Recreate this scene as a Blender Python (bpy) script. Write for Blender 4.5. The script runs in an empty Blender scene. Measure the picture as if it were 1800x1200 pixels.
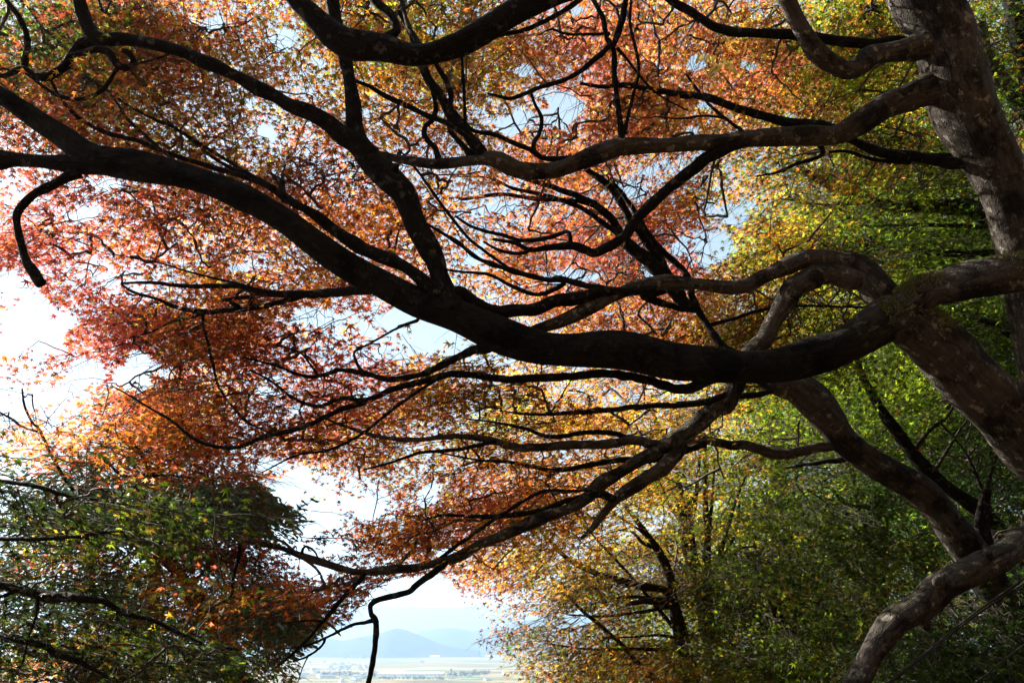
import bpy, math
import numpy as np
from mathutils import Vector

S = bpy.context.scene
C = S.collection
R = math.radians
rng = np.random.default_rng(11)

# ------------------------------------------------------------------ camera
F = 1400.0                       # focal length in pixels of the 1800 px wide photograph (28 mm)
PITCH = R(20.5)
CAM = np.array([0.0, 0.0, 1.6])
cp, sp = math.cos(PITCH), math.sin(PITCH)
FWD = np.array([0, cp, sp]); UP = np.array([0, -sp, cp]); RIGHT = np.array([1.0, 0, 0])
cam = bpy.data.cameras.new('camera'); camo = bpy.data.objects.new('camera', cam); C.objects.link(camo)
cam.sensor_width = 36; cam.lens = 28.0
cam.clip_start = 0.05; cam.clip_end = 60000
camo.location = CAM; camo.rotation_euler = (math.pi / 2 + PITCH, 0, 0)
cam.dof.use_dof = True; cam.dof.focus_distance = 5.6; cam.dof.aperture_fstop = 6.3
S.camera = camo

# ------------------------------------------------------------------ sky, sun, exposure
SUN_EL, SUN_AZ = R(33), R(-62)       # azimuth from +Y, negative = to the left
sd = Vector((math.sin(SUN_AZ) * math.cos(SUN_EL), math.cos(SUN_AZ) * math.cos(SUN_EL), math.sin(SUN_EL)))
W = bpy.data.worlds.new('World'); S.world = W; W.use_nodes = True
nt = W.node_tree; nt.nodes.clear()
sky = nt.nodes.new('ShaderNodeTexSky'); sky.sky_type = 'NISHITA'; sky.sun_disc = False
sky.sun_elevation = SUN_EL; sky.sun_rotation = SUN_AZ
sky.air_density = 1.0; sky.dust_density = 1.2; sky.ozone_density = 0.2
bg = nt.nodes.new('ShaderNodeBackground'); bg.inputs['Strength'].default_value = 0.05
wo = nt.nodes.new('ShaderNodeOutputWorld')
tcw = nt.nodes.new('ShaderNodeTexCoord'); mpw = nt.nodes.new('ShaderNodeMapping'); mpw.inputs['Scale'].default_value = (1, 1, 3)
nzw = nt.nodes.new('ShaderNodeTexNoise'); nzw.inputs['Scale'].default_value = 2.2; nzw.inputs['Detail'].default_value = 5
mrw = nt.nodes.new('ShaderNodeMapRange'); mrw.inputs[1].default_value = .3; mrw.inputs[2].default_value = .7; mrw.inputs[3].default_value = .42; mrw.inputs[4].default_value = .72
veil = nt.nodes.new('ShaderNodeMix'); veil.data_type = 'RGBA'; veil.inputs[7].default_value = (2.9, 3.55, 3.8, 1)     # thin high cloud
nt.links.new(tcw.outputs['Generated'], mpw.inputs[0]); nt.links.new(mpw.outputs[0], nzw.inputs['Vector']); nt.links.new(nzw.outputs['Fac'], mrw.inputs[0])
nt.links.new(mrw.outputs[0], veil.inputs[0]); nt.links.new(sky.outputs[0], veil.inputs[6]); nt.links.new(veil.outputs[2], bg.inputs[0]); nt.links.new(bg.outputs[0], wo.inputs[0])
sl = bpy.data.lights.new('sun', 'SUN'); sl.energy = 5.0; sl.angle = R(0.5); sl.color = (1.0, 0.91, 0.77)
slo = bpy.data.objects.new('sun', sl); C.objects.link(slo); slo.rotation_euler = sd.to_track_quat('Z', 'Y').to_euler()
S.view_settings.view_transform = 'Standard'; S.view_settings.look = 'None'
S.view_settings.gamma = 1.0; S.view_settings.use_curve_mapping = False
S.view_settings.exposure = 2.3
cy = S.cycles
cy.max_bounces = 6; cy.diffuse_bounces = 3; cy.glossy_bounces = 2; cy.transmission_bounces = 4
cy.volume_bounces = 0; cy.use_denoising = True; cy.sample_clamp_indirect = 6.0; cy.caustics_reflective = False; cy.caustics_refractive = False

# ------------------------------------------------------------------ helpers
def P(x, y, d):
    x = np.asarray(x, float)[..., None]; y = np.asarray(y, float)[..., None]; d = np.asarray(d, float)[..., None]
    return CAM + d * (FWD + (x - 900) / F * RIGHT - (y - 600) / F * UP)

def project(p):
    q = p - CAM
    d = q @ FWD
    return 900 + F * (q @ RIGHT) / d, 600 - F * (q @ UP) / d, d

def sstep(a, b, x):
    t = np.clip((np.asarray(x, float) - a) / (b - a), 0, 1)
    return t * t * (3 - 2 * t)

PLAIN = -85.0
def ground_h(x, y):
    x = np.asarray(x, float); y = np.asarray(y, float)
    soft = lambda v: np.log1p(np.exp(np.clip(v, -30, 30))) + np.maximum(v - 30, 0)
    h = -0.5 * soft(y - 4) - 0.35 * soft(-x - 4)
    h = h + 0.55 * np.minimum(soft(x - 3), 45) * (1 - sstep(50, 200, y))
    h = h + 1.1 * np.minimum(soft(-y - 2.5), 45) + 0.25 * np.sin(x * .7 + 1) * np.sin(y * .55) * sstep(2, 8, np.hypot(x, y))  # unseen slope behind the camera, steepened to block the rear sky light
    return np.maximum(h, PLAIN)

def tag(o, label=None, cat=None, group=None, kind=None):
    if label: o['label'] = label
    if cat: o['category'] = cat
    if group: o['group'] = group
    if kind: o['kind'] = kind
    return o

def mesh_from(name, verts, tris, mats, parent=None, base=None, smooth=False, quads=None, mat_idx=None, face_col=None, vec=None, dark=None):
    """tris (n,3) then quads (m,4) joined into ONE mesh object"""
    verts = np.asarray(verts, np.float64)
    if base is not None: verts = verts - np.asarray(base)
    me = bpy.data.meshes.new(name)
    tris = np.zeros((0, 3), np.int64) if tris is None else np.asarray(tris, np.int64)
    quads = np.zeros((0, 4), np.int64) if quads is None else np.asarray(quads, np.int64)
    nt_, nq = len(tris), len(quads)
    loops = np.concatenate([tris.ravel(), quads.ravel()]).astype(np.int32)
    starts = np.concatenate([np.arange(nt_) * 3, nt_ * 3 + np.arange(nq) * 4]).astype(np.int32)
    me.vertices.add(len(verts)); me.vertices.foreach_set('co', verts.astype(np.float32).ravel())
    me.loops.add(len(loops)); me.loops.foreach_set('vertex_index', loops)
    me.polygons.add(nt_ + nq); me.polygons.foreach_set('loop_start', starts)
    if mat_idx is not None: me.polygons.foreach_set('material_index', np.asarray(mat_idx, np.int32))
    if smooth is not False:
        sm = np.ones(nt_ + nq, bool) if smooth is True else np.asarray(smooth, bool)
        me.polygons.foreach_set('use_smooth', sm)
    for m in mats: me.materials.append(m)
    if face_col is not None:
        a = me.attributes.new('leaf_col', 'FLOAT_COLOR', 'FACE'); a.data.foreach_set('color', np.asarray(face_col, np.float32).ravel())
    if vec is not None:
        a = me.attributes.new('bark', 'FLOAT_VECTOR', 'POINT'); a.data.foreach_set('vector', np.asarray(vec, np.float32).ravel())
    if dark is not None:
        a = me.attributes.new('limb_shade', 'FLOAT', 'POINT'); a.data.foreach_set('value', np.asarray(dark, np.float32))
    me.update(calc_edges=True)
    if smooth is False: me.shade_flat()
    o = bpy.data.objects.new(name, me); C.objects.link(o)
    if parent is not None: o.parent = parent
    return o

def empty(name, loc):
    o = bpy.data.objects.new(name, None); C.objects.link(o); o.location = [float(v) for v in loc]; o.empty_display_size = .3
    return o

# ------------------------------------------------------------------ materials
def new_mat(name):
    m = bpy.data.materials.new(name); m.use_nodes = True
    n = m.node_tree.nodes; n.clear()
    out = n.new('ShaderNodeOutputMaterial')
    return m, m.node_tree, out

def N(t, typ, **kw):
    n = t.nodes.new(typ)
    for k, v in kw.items():
        if k.startswith('i_'): n.inputs[k[2:]].default_value = v
        else: setattr(n, k, v)
    return n

def ramp(t, fac, stops):
    r = t.nodes.new('ShaderNodeValToRGB'); e = r.color_ramp.elements
    e[0].position, e[0].color = stops[0][0], (*stops[0][1], 1)
    e[1].position, e[1].color = stops[-1][0], (*stops[-1][1], 1)
    for p, c in stops[1:-1]:
        q = e.new(p); q.color = (*c, 1)
    t.links.new(fac, r.inputs[0]); return r.outputs[0]

def mixc(t, fac, a, b):
    m = t.nodes.new('ShaderNodeMix'); m.data_type = 'RGBA'
    if isinstance(fac, float): m.inputs[0].default_value = fac
    else: t.links.new(fac, m.inputs[0])
    for s, v in ((6, a), (7, b)):
        if isinstance(v, tuple): m.inputs[s].default_value = (*v, 1)
        else: t.links.new(v, m.inputs[s])
    return m.outputs[2]

def math_n(t, op, a, b=None):
    m = t.nodes.new('ShaderNodeMath'); m.operation = op
    for i, v in enumerate((a, b)):
        if v is None: continue
        if isinstance(v, (int, float)): m.inputs[i].default_value = v
        else: t.links.new(v, m.inputs[i])
    return m.outputs[0]

def noise(t, vec, scale, detail=4, rough=.6):
    n = t.nodes.new('ShaderNodeTexNoise'); n.inputs['Scale'].default_value = scale; n.inputs['Detail'].default_value = detail
    n.inputs['Roughness'].default_value = rough
    t.links.new(vec, n.inputs['Vector']); return n.outputs['Fac']

def smoothrange(t, v, a, b):
    m = t.nodes.new('ShaderNodeMapRange'); m.interpolation_type = 'SMOOTHSTEP'
    m.inputs[1].default_value = a; m.inputs[2].default_value = b
    t.links.new(v, m.inputs[0]); return m.outputs[0]

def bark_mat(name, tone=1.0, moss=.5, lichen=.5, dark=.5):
    m, t, out = new_mat(name)
    at = N(t, 'ShaderNodeAttribute', attribute_name='bark'); v = at.outputs['Vector']
    mp = N(t, 'ShaderNodeMapping'); mp.inputs['Scale'].default_value = (1, 1, .22); t.links.new(v, mp.inputs[0])
    st = noise(t, mp.outputs[0], 34, 6, .65)                   # streaks along the limb
    mp2 = N(t, 'ShaderNodeMapping'); mp2.inputs['Scale'].default_value = (.35, .35, 3.2); t.links.new(v, mp2.inputs[0])
    ring = noise(t, mp2.outputs[0], 9, 3, .5)                  # faint rings across it
    big = noise(t, v, 4.5, 5, .6)
    med = noise(t, v, 15, 5, .65)
    k = tone
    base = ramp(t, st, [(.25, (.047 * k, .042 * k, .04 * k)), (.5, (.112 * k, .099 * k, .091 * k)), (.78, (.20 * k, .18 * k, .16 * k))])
    base = mixc(t, math_n(t, 'MULTIPLY', smoothrange(t, ring, .5, .72), .5), base, (.06 * k, .046 * k, .042 * k))
    lf = math_n(t, 'MULTIPLY', smoothrange(t, med, .57, .63), lichen)
    base = mixc(t, lf, base, tuple(min(.3, v * (.35 + .8 * k)) for v in (.27, .26, .22)))
    dk = math_n(t, 'MULTIPLY', smoothrange(t, big, .50, .62), dark)
    base = mixc(t, dk, base, (.014, .012, .013))
    g = N(t, 'ShaderNodeNewGeometry'); sx = N(t, 'ShaderNodeSeparateXYZ'); t.links.new(g.outputs['Normal'], sx.inputs[0])
    up = math_n(t, 'ADD', sx.outputs[2], math_n(t, 'MULTIPLY', math_n(t, 'SUBTRACT', big, .5), 1.6))
    mf = math_n(t, 'MULTIPLY', smoothrange(t, up, .35, .8), moss)
    vo = N(t, 'ShaderNodeTexVoronoi', feature='DISTANCE_TO_EDGE'); vo.inputs['Scale'].default_value = 26
    mp3 = N(t, 'ShaderNodeMapping'); mp3.inputs['Scale'].default_value = (1, 1, .3); t.links.new(v, mp3.inputs[0])
    wv = N(t, 'ShaderNodeVectorMath', operation='ADD'); nz = N(t, 'ShaderNodeTexNoise'); nz.inputs['Scale'].default_value = 18; t.links.new(v, nz.inputs['Vector'])
    sc_ = N(t, 'ShaderNodeVectorMath', operation='SCALE'); sc_.inputs['Scale'].default_value = .05; t.links.new(nz.outputs['Color'], sc_.inputs[0])
    t.links.new(mp3.outputs[0], wv.inputs[0]); t.links.new(sc_.outputs[0], wv.inputs[1]); t.links.new(wv.outputs[0], vo.inputs['Vector'])
    crk = math_n(t, 'MULTIPLY', math_n(t, 'SUBTRACT', 1.0, smoothrange(t, vo.outputs['Distance'], .0, .07)), smoothrange(t, big, .35, .6))
    base = mixc(t, math_n(t, 'MULTIPLY', crk, .65), base, (.018 * k, .014 * k, .013 * k))
    base = mixc(t, mf, base, mixc(t, st, (.012, .012, .009), (.04, .045, .016)))
    wa = N(t, 'ShaderNodeAttribute', attribute_name='limb_shade')          # silhouette shade of the long limb painted into its bark
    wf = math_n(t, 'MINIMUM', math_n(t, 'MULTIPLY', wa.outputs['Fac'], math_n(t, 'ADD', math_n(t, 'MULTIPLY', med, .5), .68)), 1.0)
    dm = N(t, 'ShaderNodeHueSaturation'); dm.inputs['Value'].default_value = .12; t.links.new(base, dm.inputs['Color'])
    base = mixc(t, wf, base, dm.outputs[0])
    b = N(t, 'ShaderNodeBsdfPrincipled'); t.links.new(base, b.inputs['Base Color']); b.inputs['Roughness'].default_value = .85
    b.inputs['Specular IOR Level'].default_value = .08
    hgt = math_n(t, 'ADD', math_n(t, 'SUBTRACT', math_n(t, 'MULTIPLY', st, .8), math_n(t, 'MULTIPLY', crk, .6)), math_n(t, 'ADD', math_n(t, 'MULTIPLY', med, .5), math_n(t, 'MULTIPLY', ring, .35)))
    bp = N(t, 'ShaderNodeBump'); bp.inputs['Strength'].default_value = 1.0; bp.inputs['Distance'].default_value = .02
    t.links.new(hgt, bp.inputs['Height']); t.links.new(bp.outputs[0], b.inputs['Normal'])
    t.links.new(b.outputs[0], out.inputs[0]); return m

BARK_SHADED = bark_mat('shaded_maple_bark', .085, .6, .45, .75)  # near-black tone: shade of the backlit limbs is painted into it
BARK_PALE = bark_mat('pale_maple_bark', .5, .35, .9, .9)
BARK_FAR = bark_mat('background_bark', .2, .3, .2, .5)

def leaf_mat(name, refl=.20, trans=.58, rough=.4, spec=.11):
    m, t, out = new_mat(name)
    at = N(t, 'ShaderNodeAttribute', attribute_name='leaf_col')
    hs = N(t, 'ShaderNodeHueSaturation'); hs.inputs['Saturation'].default_value = 1.05; hs.inputs['Value'].default_value = refl
    t.links.new(at.outputs['Color'], hs.inputs['Color'])
    b = N(t, 'ShaderNodeBsdfPrincipled'); t.links.new(hs.outputs[0], b.inputs['Base Color'])
    b.inputs['Roughness'].default_value = rough; b.inputs['Specular IOR Level'].default_value = spec
    tr = N(t, 'ShaderNodeBsdfTranslucent'); t.links.new(at.outputs['Color'], tr.inputs['Color'])
    mx = N(t, 'ShaderNodeMixShader'); mx.inputs[0].default_value = trans
    t.links.new(b.outputs[0], mx.inputs[1]); t.links.new(tr.outputs[0], mx.inputs[2])
    t.links.new(mx.outputs[0], out.inputs[0]); return m

LEAF = leaf_mat('maple_leaf')
NEEDLE = leaf_mat('cedar_needle', .8, .25, .6, .3)

def twig_mat():
    m, t, out = new_mat('twig_bark')
    tc = N(t, 'ShaderNodeTexCoord'); n = noise(t, tc.outputs['Object'], 25)
    c = ramp(t, n, [(.3, (.022, .017, .016)), (.7, (.06, .045, .04))])
    b = N(t, 'ShaderNodeBsdfPrincipled'); t.links.new(c, b.inputs['Base Color']); b.inputs['Roughness'].default_value = .8
    t.links.new(b.outputs[0], out.inputs[0]); return m
TWIG = twig_mat()

def plain_mat(name, a, b_, scale=8.0, rough=.8, coord='Object'):
    m, t, out = new_mat(name)
    tc = N(t, 'ShaderNodeTexCoord'); n = noise(t, tc.outputs[coord], scale)
    b = N(t, 'ShaderNodeBsdfPrincipled'); t.links.new(ramp(t, n, [(.3, a), (.7, b_)]), b.inputs['Base Color'])
    b.inputs['Roughness'].default_value = rough
    t.links.new(b.outputs[0], out.inputs[0]); return m

def ground_mat():
    m, t, out = new_mat('ground_material')
    tc = N(t, 'ShaderNodeTexCoord'); v = tc.outputs['Object']
    mp = N(t, 'ShaderNodeMapping'); mp.inputs['Scale'].default_value = (1 / 190, 1 / 75, 0); mp.inputs['Rotation'].default_value = (0, 0, R(9)); t.links.new(v, mp.inputs[0])
    vo = N(t, 'ShaderNodeTexVoronoi', voronoi_dimensions='2D', distance='CHEBYCHEV'); vo.inputs['Scale'].default_value = 1; t.links.new(mp.outputs[0], vo.inputs['Vector'])
    sx = N(t, 'ShaderNodeSeparateColor'); t.links.new(vo.outputs['Color'], sx.inputs[0])
    r = ramp(t, sx.outputs[0], [(0, (.19, .14, .07)), (.2, (.10, .08, .045)), (.35, (.22, .17, .085)), (.5, (.06, .11, .03)), (.62, (.24, .2, .11)), (.8, (.13, .12, .05)), (1, (.08, .13, .035))])
    r.node.color_ramp.interpolation = 'CONSTANT'
    n1 = noise(t, v, .02, 5)
    fields = mixc(t, math_n(t, 'MULTIPLY', n1, .4), r, (.12, .10, .055))
    n2 = noise(t, v, 1.3, 8, .7)
    litter = ramp(t, n2, [(.3, (.03, .022, .014)), (.55, (.07, .045, .025)), (.75, (.12, .06, .03))])
    s = N(t, 'ShaderNodeSeparateXYZ'); t.links.new(v, s.inputs[0])
    c = mixc(t, smoothrange(t, s.outputs[2], PLAIN + 1, PLAIN + 6), fields, litter)
    b = N(t, 'ShaderNodeBsdfPrincipled'); t.links.new(c, b.inputs['Base Color']); b.inputs['Roughness'].default_value = 1; b.inputs['Specular IOR Level'].default_value = 0
    bp = N(t, 'ShaderNodeBump'); bp.inputs['Strength'].default_value = .6; bp.inputs['Distance'].default_value = .05
    t.links.new(n2, bp.inputs['Height']); t.links.new(bp.outputs[0], b.inputs['Normal'])
    t.links.new(b.outputs[0], out.inputs[0]); return m

# ------------------------------------------------------------------ ground, hills
def axis(lim, n, inner):
    u = np.linspace(-1, 1, n)
    return np.sign(u) * inner * (np.exp(np.abs(u) * math.log(lim / inner + 1)) - 1)
gx = axis(16000, 181, 6.0); gy = axis(16000, 181, 6.0)
GX, GY = np.meshgrid(gx, gy, indexing='ij')
gv = np.stack([GX, GY, ground_h(GX, GY)], -1).reshape(-1, 3)
def grid_quads(a, b):
    i = np.arange(a - 1)[:, None] * b + np.arange(b - 1)[None, :]
    i = i.ravel(); return np.stack([i, i + b, i + b + 1, i + 1], 1)
g = mesh_from('ground', gv, None, [ground_mat()], quads=grid_quads(181, 181), smooth=True); tag(g, kind='structure', label='leaf covered hillside dropping to a wide plain of fields')

def ray_plain(px, py, z=PLAIN):
    d = FWD + (px - 900) / F * RIGHT - (py - 600) / F * UP
    k = (z - CAM[2]) / d[2]; return CAM + d * k

HILL = plain_mat('wooded_hill', (.012, .018, .01), (.03, .038, .018), .012, 1.0)
HILL.node_tree.nodes['Principled BSDF'].inputs['Specular IOR Level'].default_value = 0
def hill_ridge(name, prof, dist, depth, label, seed):
    """a ridge with the skyline heights prof [(px, py)] at distance dist, sloping down to the plain in front and behind"""
    r2 = np.random.default_rng(seed)
    px = np.array([p[0] for p in prof], float); py = np.array([p[1] for p in prof], float)
    xs = np.linspace(px[0], px[-1], 160); ys = np.interp(xs, px, py)
    ang = PITCH - np.arctan((ys - 600) / F)
    hz = CAM[2] + np.tan(ang) * dist * np.ones_like(xs) - PLAIN
    hz = np.maximum(hz, 1)
    wx = (xs - 900) / F * dist / cp
    vs = np.linspace(-1, 1, 31)
    fall = np.cos(np.abs(vs) * math.pi / 2) ** 1.3
    X = np.repeat(wx[:, None], 31, 1); Y = dist + vs[None, :] * depth * (.45 + .55 * (hz / hz.max())[:, None])
    ph = r2.uniform(0, 6, 12)
    rid = sum(np.sin(X / (dist * .012 * (k + 1)) + ph[k] + vs[None] * (2 + k)) for k in range(5)) / 5
    Z = PLAIN - 2 + (hz[:, None] + 2) * fall[None] * (1 + .22 * rid * (1 - fall[None]))
    v = np.stack([X, Y, Z], -1).reshape(-1, 3)
    base = np.array([v[:, 0].mean(), dist, PLAIN])
    o = mesh_from(name, v, None, [HILL], quads=grid_quads(160, 31)[:, ::-1], smooth=True)
    return tag(o, label, kind='structure')
hill_ridge('hills', [(380, 1140), (460, 1122), (520, 1116), (560, 1119), (600, 1119), (640, 1125), (670, 1118), (700, 1111), (715, 1105), (724, 1103), (738, 1107), (760, 1117), (785, 1129), (810, 1137), (850, 1142)], 4700, 420, 'low wooded hill with one small peak on the plain', 1)
hill_ridge('hills', [(730, 1130), (760, 1108), (790, 1103), (815, 1103), (840, 1108), (880, 1102), (930, 1090), (970, 1084), (1030, 1080), (1100, 1092), (1200, 1085), (1400, 1095)], 5700, 700, 'longer hazy ridge behind the small peak', 2)
hill_ridge('hills', [(200, 1085), (350, 1078), (500, 1090), (580, 1080), (660, 1067), (720, 1064), (800, 1068), (900, 1060), (1050, 1066), (1300, 1055), (1600, 1075)], 8600, 1300, 'faint far mountain ridge at the horizon', 3)

# ------------------------------------------------------------------ tubes
def catmull(pts, n_per):
    p = np.asarray(pts, float)
    if len(p) == 2: p = np.array([p[0], (p[0] + p[1]) / 2, p[1]])
    q = np.vstack([2 * p[0] - p[1], p, 2 * p[-1] - p[-2]])
    outp = []
    for i in range(1, len(q) - 2):
        n = n_per[i - 1] if hasattr(n_per, '__len__') else n_per
        t = np.arange(n)[:, None] / n
        a, b, c, d = q[i - 1], q[i], q[i + 1], q[i + 2]
        outp.append(.5 * ((2 * b) + (-a + c) * t + (2 * a - 5 * b + 4 * c - d) * t ** 2 + (-a + 3 * b - 3 * c + d) * t ** 3))
    outp.append(p[-1:]); return np.vstack(outp)

def tube_geo(path, rad, seg=12, lump=.06, seed=0):
    path = np.asarray(path, float); rad = np.asarray(rad, float); n = len(path)
    T = np.gradient(path, axis=0); T /= np.linalg.norm(T, axis=1)[:, None] + 1e-12
    u = np.cross(T[0], [0, 0, 1.0]);
    if np.linalg.norm(u) < 1e-3: u = np.array([1.0, 0, 0])
    u /= np.linalg.norm(u); U = [u]
    for i in range(1, n):
        u = U[-1] - T[i] * (U[-1] @ T[i]); U.append(u / (np.linalg.norm(u) + 1e-12))
    U = np.array(U); V = np.cross(T, U)
    L = np.concatenate([[0], np.cumsum(np.linalg.norm(np.diff(path, axis=0), axis=1))])
    th = np.arange(seg) / seg * 2 * math.pi
    r2 = np.random.default_rng(seed)
    rr = np.ones((n, seg))
    rm = max(rad.mean(), .004)
    if seg >= 10:
        for _ in range(int(L[-1] / (rm * 5)) + 1):       # knots, old branch scars, swollen collars
            l0, t0, am, wd = r2.uniform(0, L[-1]), r2.uniform(0, 6.28), r2.uniform(.04, .2) * (1 if r2.uniform() < .8 else -.7), r2.uniform(.35, 1.1) * rm
            dth = (th[None] - t0 + math.pi) % (2 * math.pi) - math.pi
            rr += am * np.exp(-((L[:, None] - l0) / wd) ** 2 - (dth / r2.uniform(.5, 1.3)) ** 2)
        rr += .05 * np.cos(2 * (th[None] - L[:, None] * r2.uniform(-1, 1) - r2.uniform(0, 6)))   # not quite round
    for k in range(9):
        m_ = r2.integers(0, 4); f = r2.uniform(.25, 1.5) / rm; f2 = r2.uniform(0, 6.28)
        rr += lump * r2.uniform(.25, .8) * np.sin(m_ * th[None] + f * L[:, None] * (1 if m_ else .7) + f2) * (1.3 if m_ < 2 else .8)
    ring = path[:, None] + rad[:, None, None] * rr[..., None] * (np.cos(th)[None, :, None] * U[:, None] + np.sin(th)[None, :, None] * V[:, None])
    verts = np.concatenate([ring.reshape(-1, 3), path[:1] - T[:1] * rad[0] * .4, path[-1:] + T[-1:] * rad[-1] * .5])
    vec = np.stack([np.cos(th)[None] * rad[:, None], np.sin(th)[None] * rad[:, None], np.repeat(L[:, None], seg, 1)], -1).reshape(-1, 3) + r2.uniform(-20, 20, 3)
    vec = np.concatenate([vec, vec[:1], vec[-1:]])
    i = np.arange(n - 1)[:, None] * seg; j = np.arange(seg)[None]; j2 = (j + 1) % seg
    quads = np.stack([i + j, i + j2, i + seg + j2, i + seg + j], -1).reshape(-1, 4)
    a = n * seg
    tris = np.concatenate([np.stack([np.full(seg, a), (np.arange(seg) + 1) % seg, np.arange(seg)], 1),
                           np.stack([np.full(seg, a + 1), (n - 1) * seg + np.arange(seg), (n - 1) * seg + (np.arange(seg) + 1) % seg], 1)])
    return verts, tris, quads, vec

BR = {}           # tree -> list of branches: dict(name, px (n,3), d (n))
def br(tree, pts, ds, parent=None, name=None, label=None, mat=None, to_ground=False, flare=1.35, lean=(0, 0), split=None, fade=None):
    """a limb traced root to tip: (x, y, radius) in photograph pixels with its own distances ds (metres in front of the camera)"""
    p = np.array(pts, float); ds = list(ds)
    if parent is not None:
        q = BR[parent[0]][parent[1]] if isinstance(parent, tuple) else BR[tree][parent]
        k = np.argmin(np.hypot(q['px'][:, 0] - p[0, 0], q['px'][:, 1] - p[0, 1])); ds = [q['d'][k]] + ds
    L = np.concatenate([[0], np.cumsum(np.hypot(np.diff(p[:, 0]), np.diff(p[:, 1])))])
    n_per = [max(3, int(math.ceil(s / max(5.0, p[:, 2].mean() * .55)))) for s in np.diff(L)]
    if len(p) == 2: n_per = [n_per[0], n_per[0]]
    c = catmull(p, n_per); c[:, 2] = np.maximum(c[:, 2], .8)
    Lc = np.concatenate([[0], np.cumsum(np.hypot(np.diff(c[:, 0]), np.diff(c[:, 1])))])
    d = np.interp(Lc / Lc[-1], np.linspace(0, 1, len(ds)), ds) if len(ds) > 1 else np.full(len(c), ds[0])
    seed = int(abs(p[0, 0] * 7 + p[-1, 1] * 13 + p[-1, 0])) % 99991
    r2 = np.random.default_rng(seed)
    small = p[:, 2].mean() < 8
    if small:       # slight kinks of thin branches
        w = np.cumsum(r2.normal(0, 1, (len(c), 2)), axis=0); w -= np.linspace(0, 1, len(c))[:, None] * w[-1]
        c[:, :2] += w * .14
        d = d + .03 * np.sin(Lc / 40 + r2.uniform(0, 6))
    rad = c[:, 2] * d / F
    if parent is not None:
        fl = min(flare, max(.7, .93 * q['r'][k] / c[0, 2]))          # a collar never wider than the limb it grows from
        rad = rad * (1 + (fl - 1) * np.exp(-Lc / (c[0, 2] * 1.6 + 1e-6)))
    path = P(c[:, 0], c[:, 1], d)
    if to_ground:
        p0 = path[0]; gz = float(ground_h(p0[0] + lean[0], p0[1] + lean[1])) - .25
        k = max(6, int((p0[2] - gz) / .25)); t = np.linspace(0, 1, k, endpoint=False)[:, None]
        end = np.array([p0[0] + lean[0], p0[1] + lean[1], gz])
        tang = (path[0] - path[min(4, len(path) - 1)]); tang /= np.linalg.norm(tang)
        mid = p0 + tang * .35 * np.linalg.norm(end - p0)
        ext = (1 - t) ** 2 * end + 2 * t * (1 - t) * mid + t ** 2 * p0
        path = np.vstack([ext, path]); er = rad[0] * (1 + .5 * (1 - t[:, 0]) ** 2 + .5 * np.exp(-t[:, 0] * (p0[2] - gz) / .3)); rad = np.concatenate([er, rad])
    big = p[:, 2].max()
    seg = 28 if big > 28 else 16 if big > 14 else 10 if big > 7 else 7 if big > 3 else 5
    lump = .07 if big > 14 else .06
    BR.setdefault(tree, []).append(dict(px=c[:, :2], r=c[:, 2], d=d, path=path, rad=rad, seg=seg, lump=lump, seed=seed, big=big,
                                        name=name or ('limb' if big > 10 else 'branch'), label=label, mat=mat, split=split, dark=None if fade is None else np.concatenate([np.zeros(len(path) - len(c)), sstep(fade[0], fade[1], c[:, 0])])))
    return len(BR[tree]) - 1

# ---- the great maple: trunk from the lower right, long limb sweeping to the left
A = 'great'
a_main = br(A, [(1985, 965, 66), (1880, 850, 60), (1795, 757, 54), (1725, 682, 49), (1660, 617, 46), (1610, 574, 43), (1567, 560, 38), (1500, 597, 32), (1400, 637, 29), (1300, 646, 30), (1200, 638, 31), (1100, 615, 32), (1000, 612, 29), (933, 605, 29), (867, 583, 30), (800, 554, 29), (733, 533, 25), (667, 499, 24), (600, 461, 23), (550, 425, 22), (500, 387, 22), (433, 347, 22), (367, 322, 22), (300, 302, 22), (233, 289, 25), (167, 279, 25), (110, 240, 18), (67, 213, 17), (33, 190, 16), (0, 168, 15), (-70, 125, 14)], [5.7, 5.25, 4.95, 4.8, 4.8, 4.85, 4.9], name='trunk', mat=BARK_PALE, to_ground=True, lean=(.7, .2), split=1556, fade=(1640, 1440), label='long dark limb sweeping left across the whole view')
a_trunk = a_main
a_low = br(A, [(200, 284, 22), (133, 288, 16), (67, 283, 12), (0, 282, 16), (-80, 292, 16)], [4.8], parent=a_main, name='limb')
br(A, [(135, 300, 10), (110, 317, 8), (83, 329, 8), (52, 348, 8), (30, 377, 7), (33, 410, 7), (43, 450, 8), (57, 477, 9), (74, 499, 9)], [4.7, 4.6], parent=a_low, name='branch', label='dead hooked branch ending in a blunt stub')
a_fork = br(A, [(795, 550, 20), (780, 507, 17), (762, 453, 18), (740, 410, 19), (723, 373, 20), (708, 340, 22), (680, 310, 24), (645, 273, 21), (625, 227, 15), (619, 173, 12), (608, 110, 11), (590, 35, 12), (578, -30, 12), (570, -100, 11)], [4.95, 5.1, 5.2], parent=a_main)
br(A, [(684, 312, 10), (692, 300, 7), (698, 290, 4)], [4.9], parent=a_fork, name='branch')
a_l2 = br(A, [(648, 278, 18), (622, 250, 17), (597, 233, 16), (550, 200, 14), (500, 180, 14), (450, 153, 13), (400, 127, 12), (333, 97, 11), (267, 77, 10), (213, 70, 11), (170, 66, 13), (155, 48, 12), (143, 17, 11), (137, -25, 11), (128, -80, 10)], [5.0, 5.0, 5.0], parent=a_fork)
a_l2b = br(A, [(172, 66, 10), (140, 80, 9), (117, 113, 8), (90, 132, 7), (63, 135, 7), (37, 123, 6), (10, 132, 4), (-30, 138, 3)], [5.0, 5.1], parent=a_l2)
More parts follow.
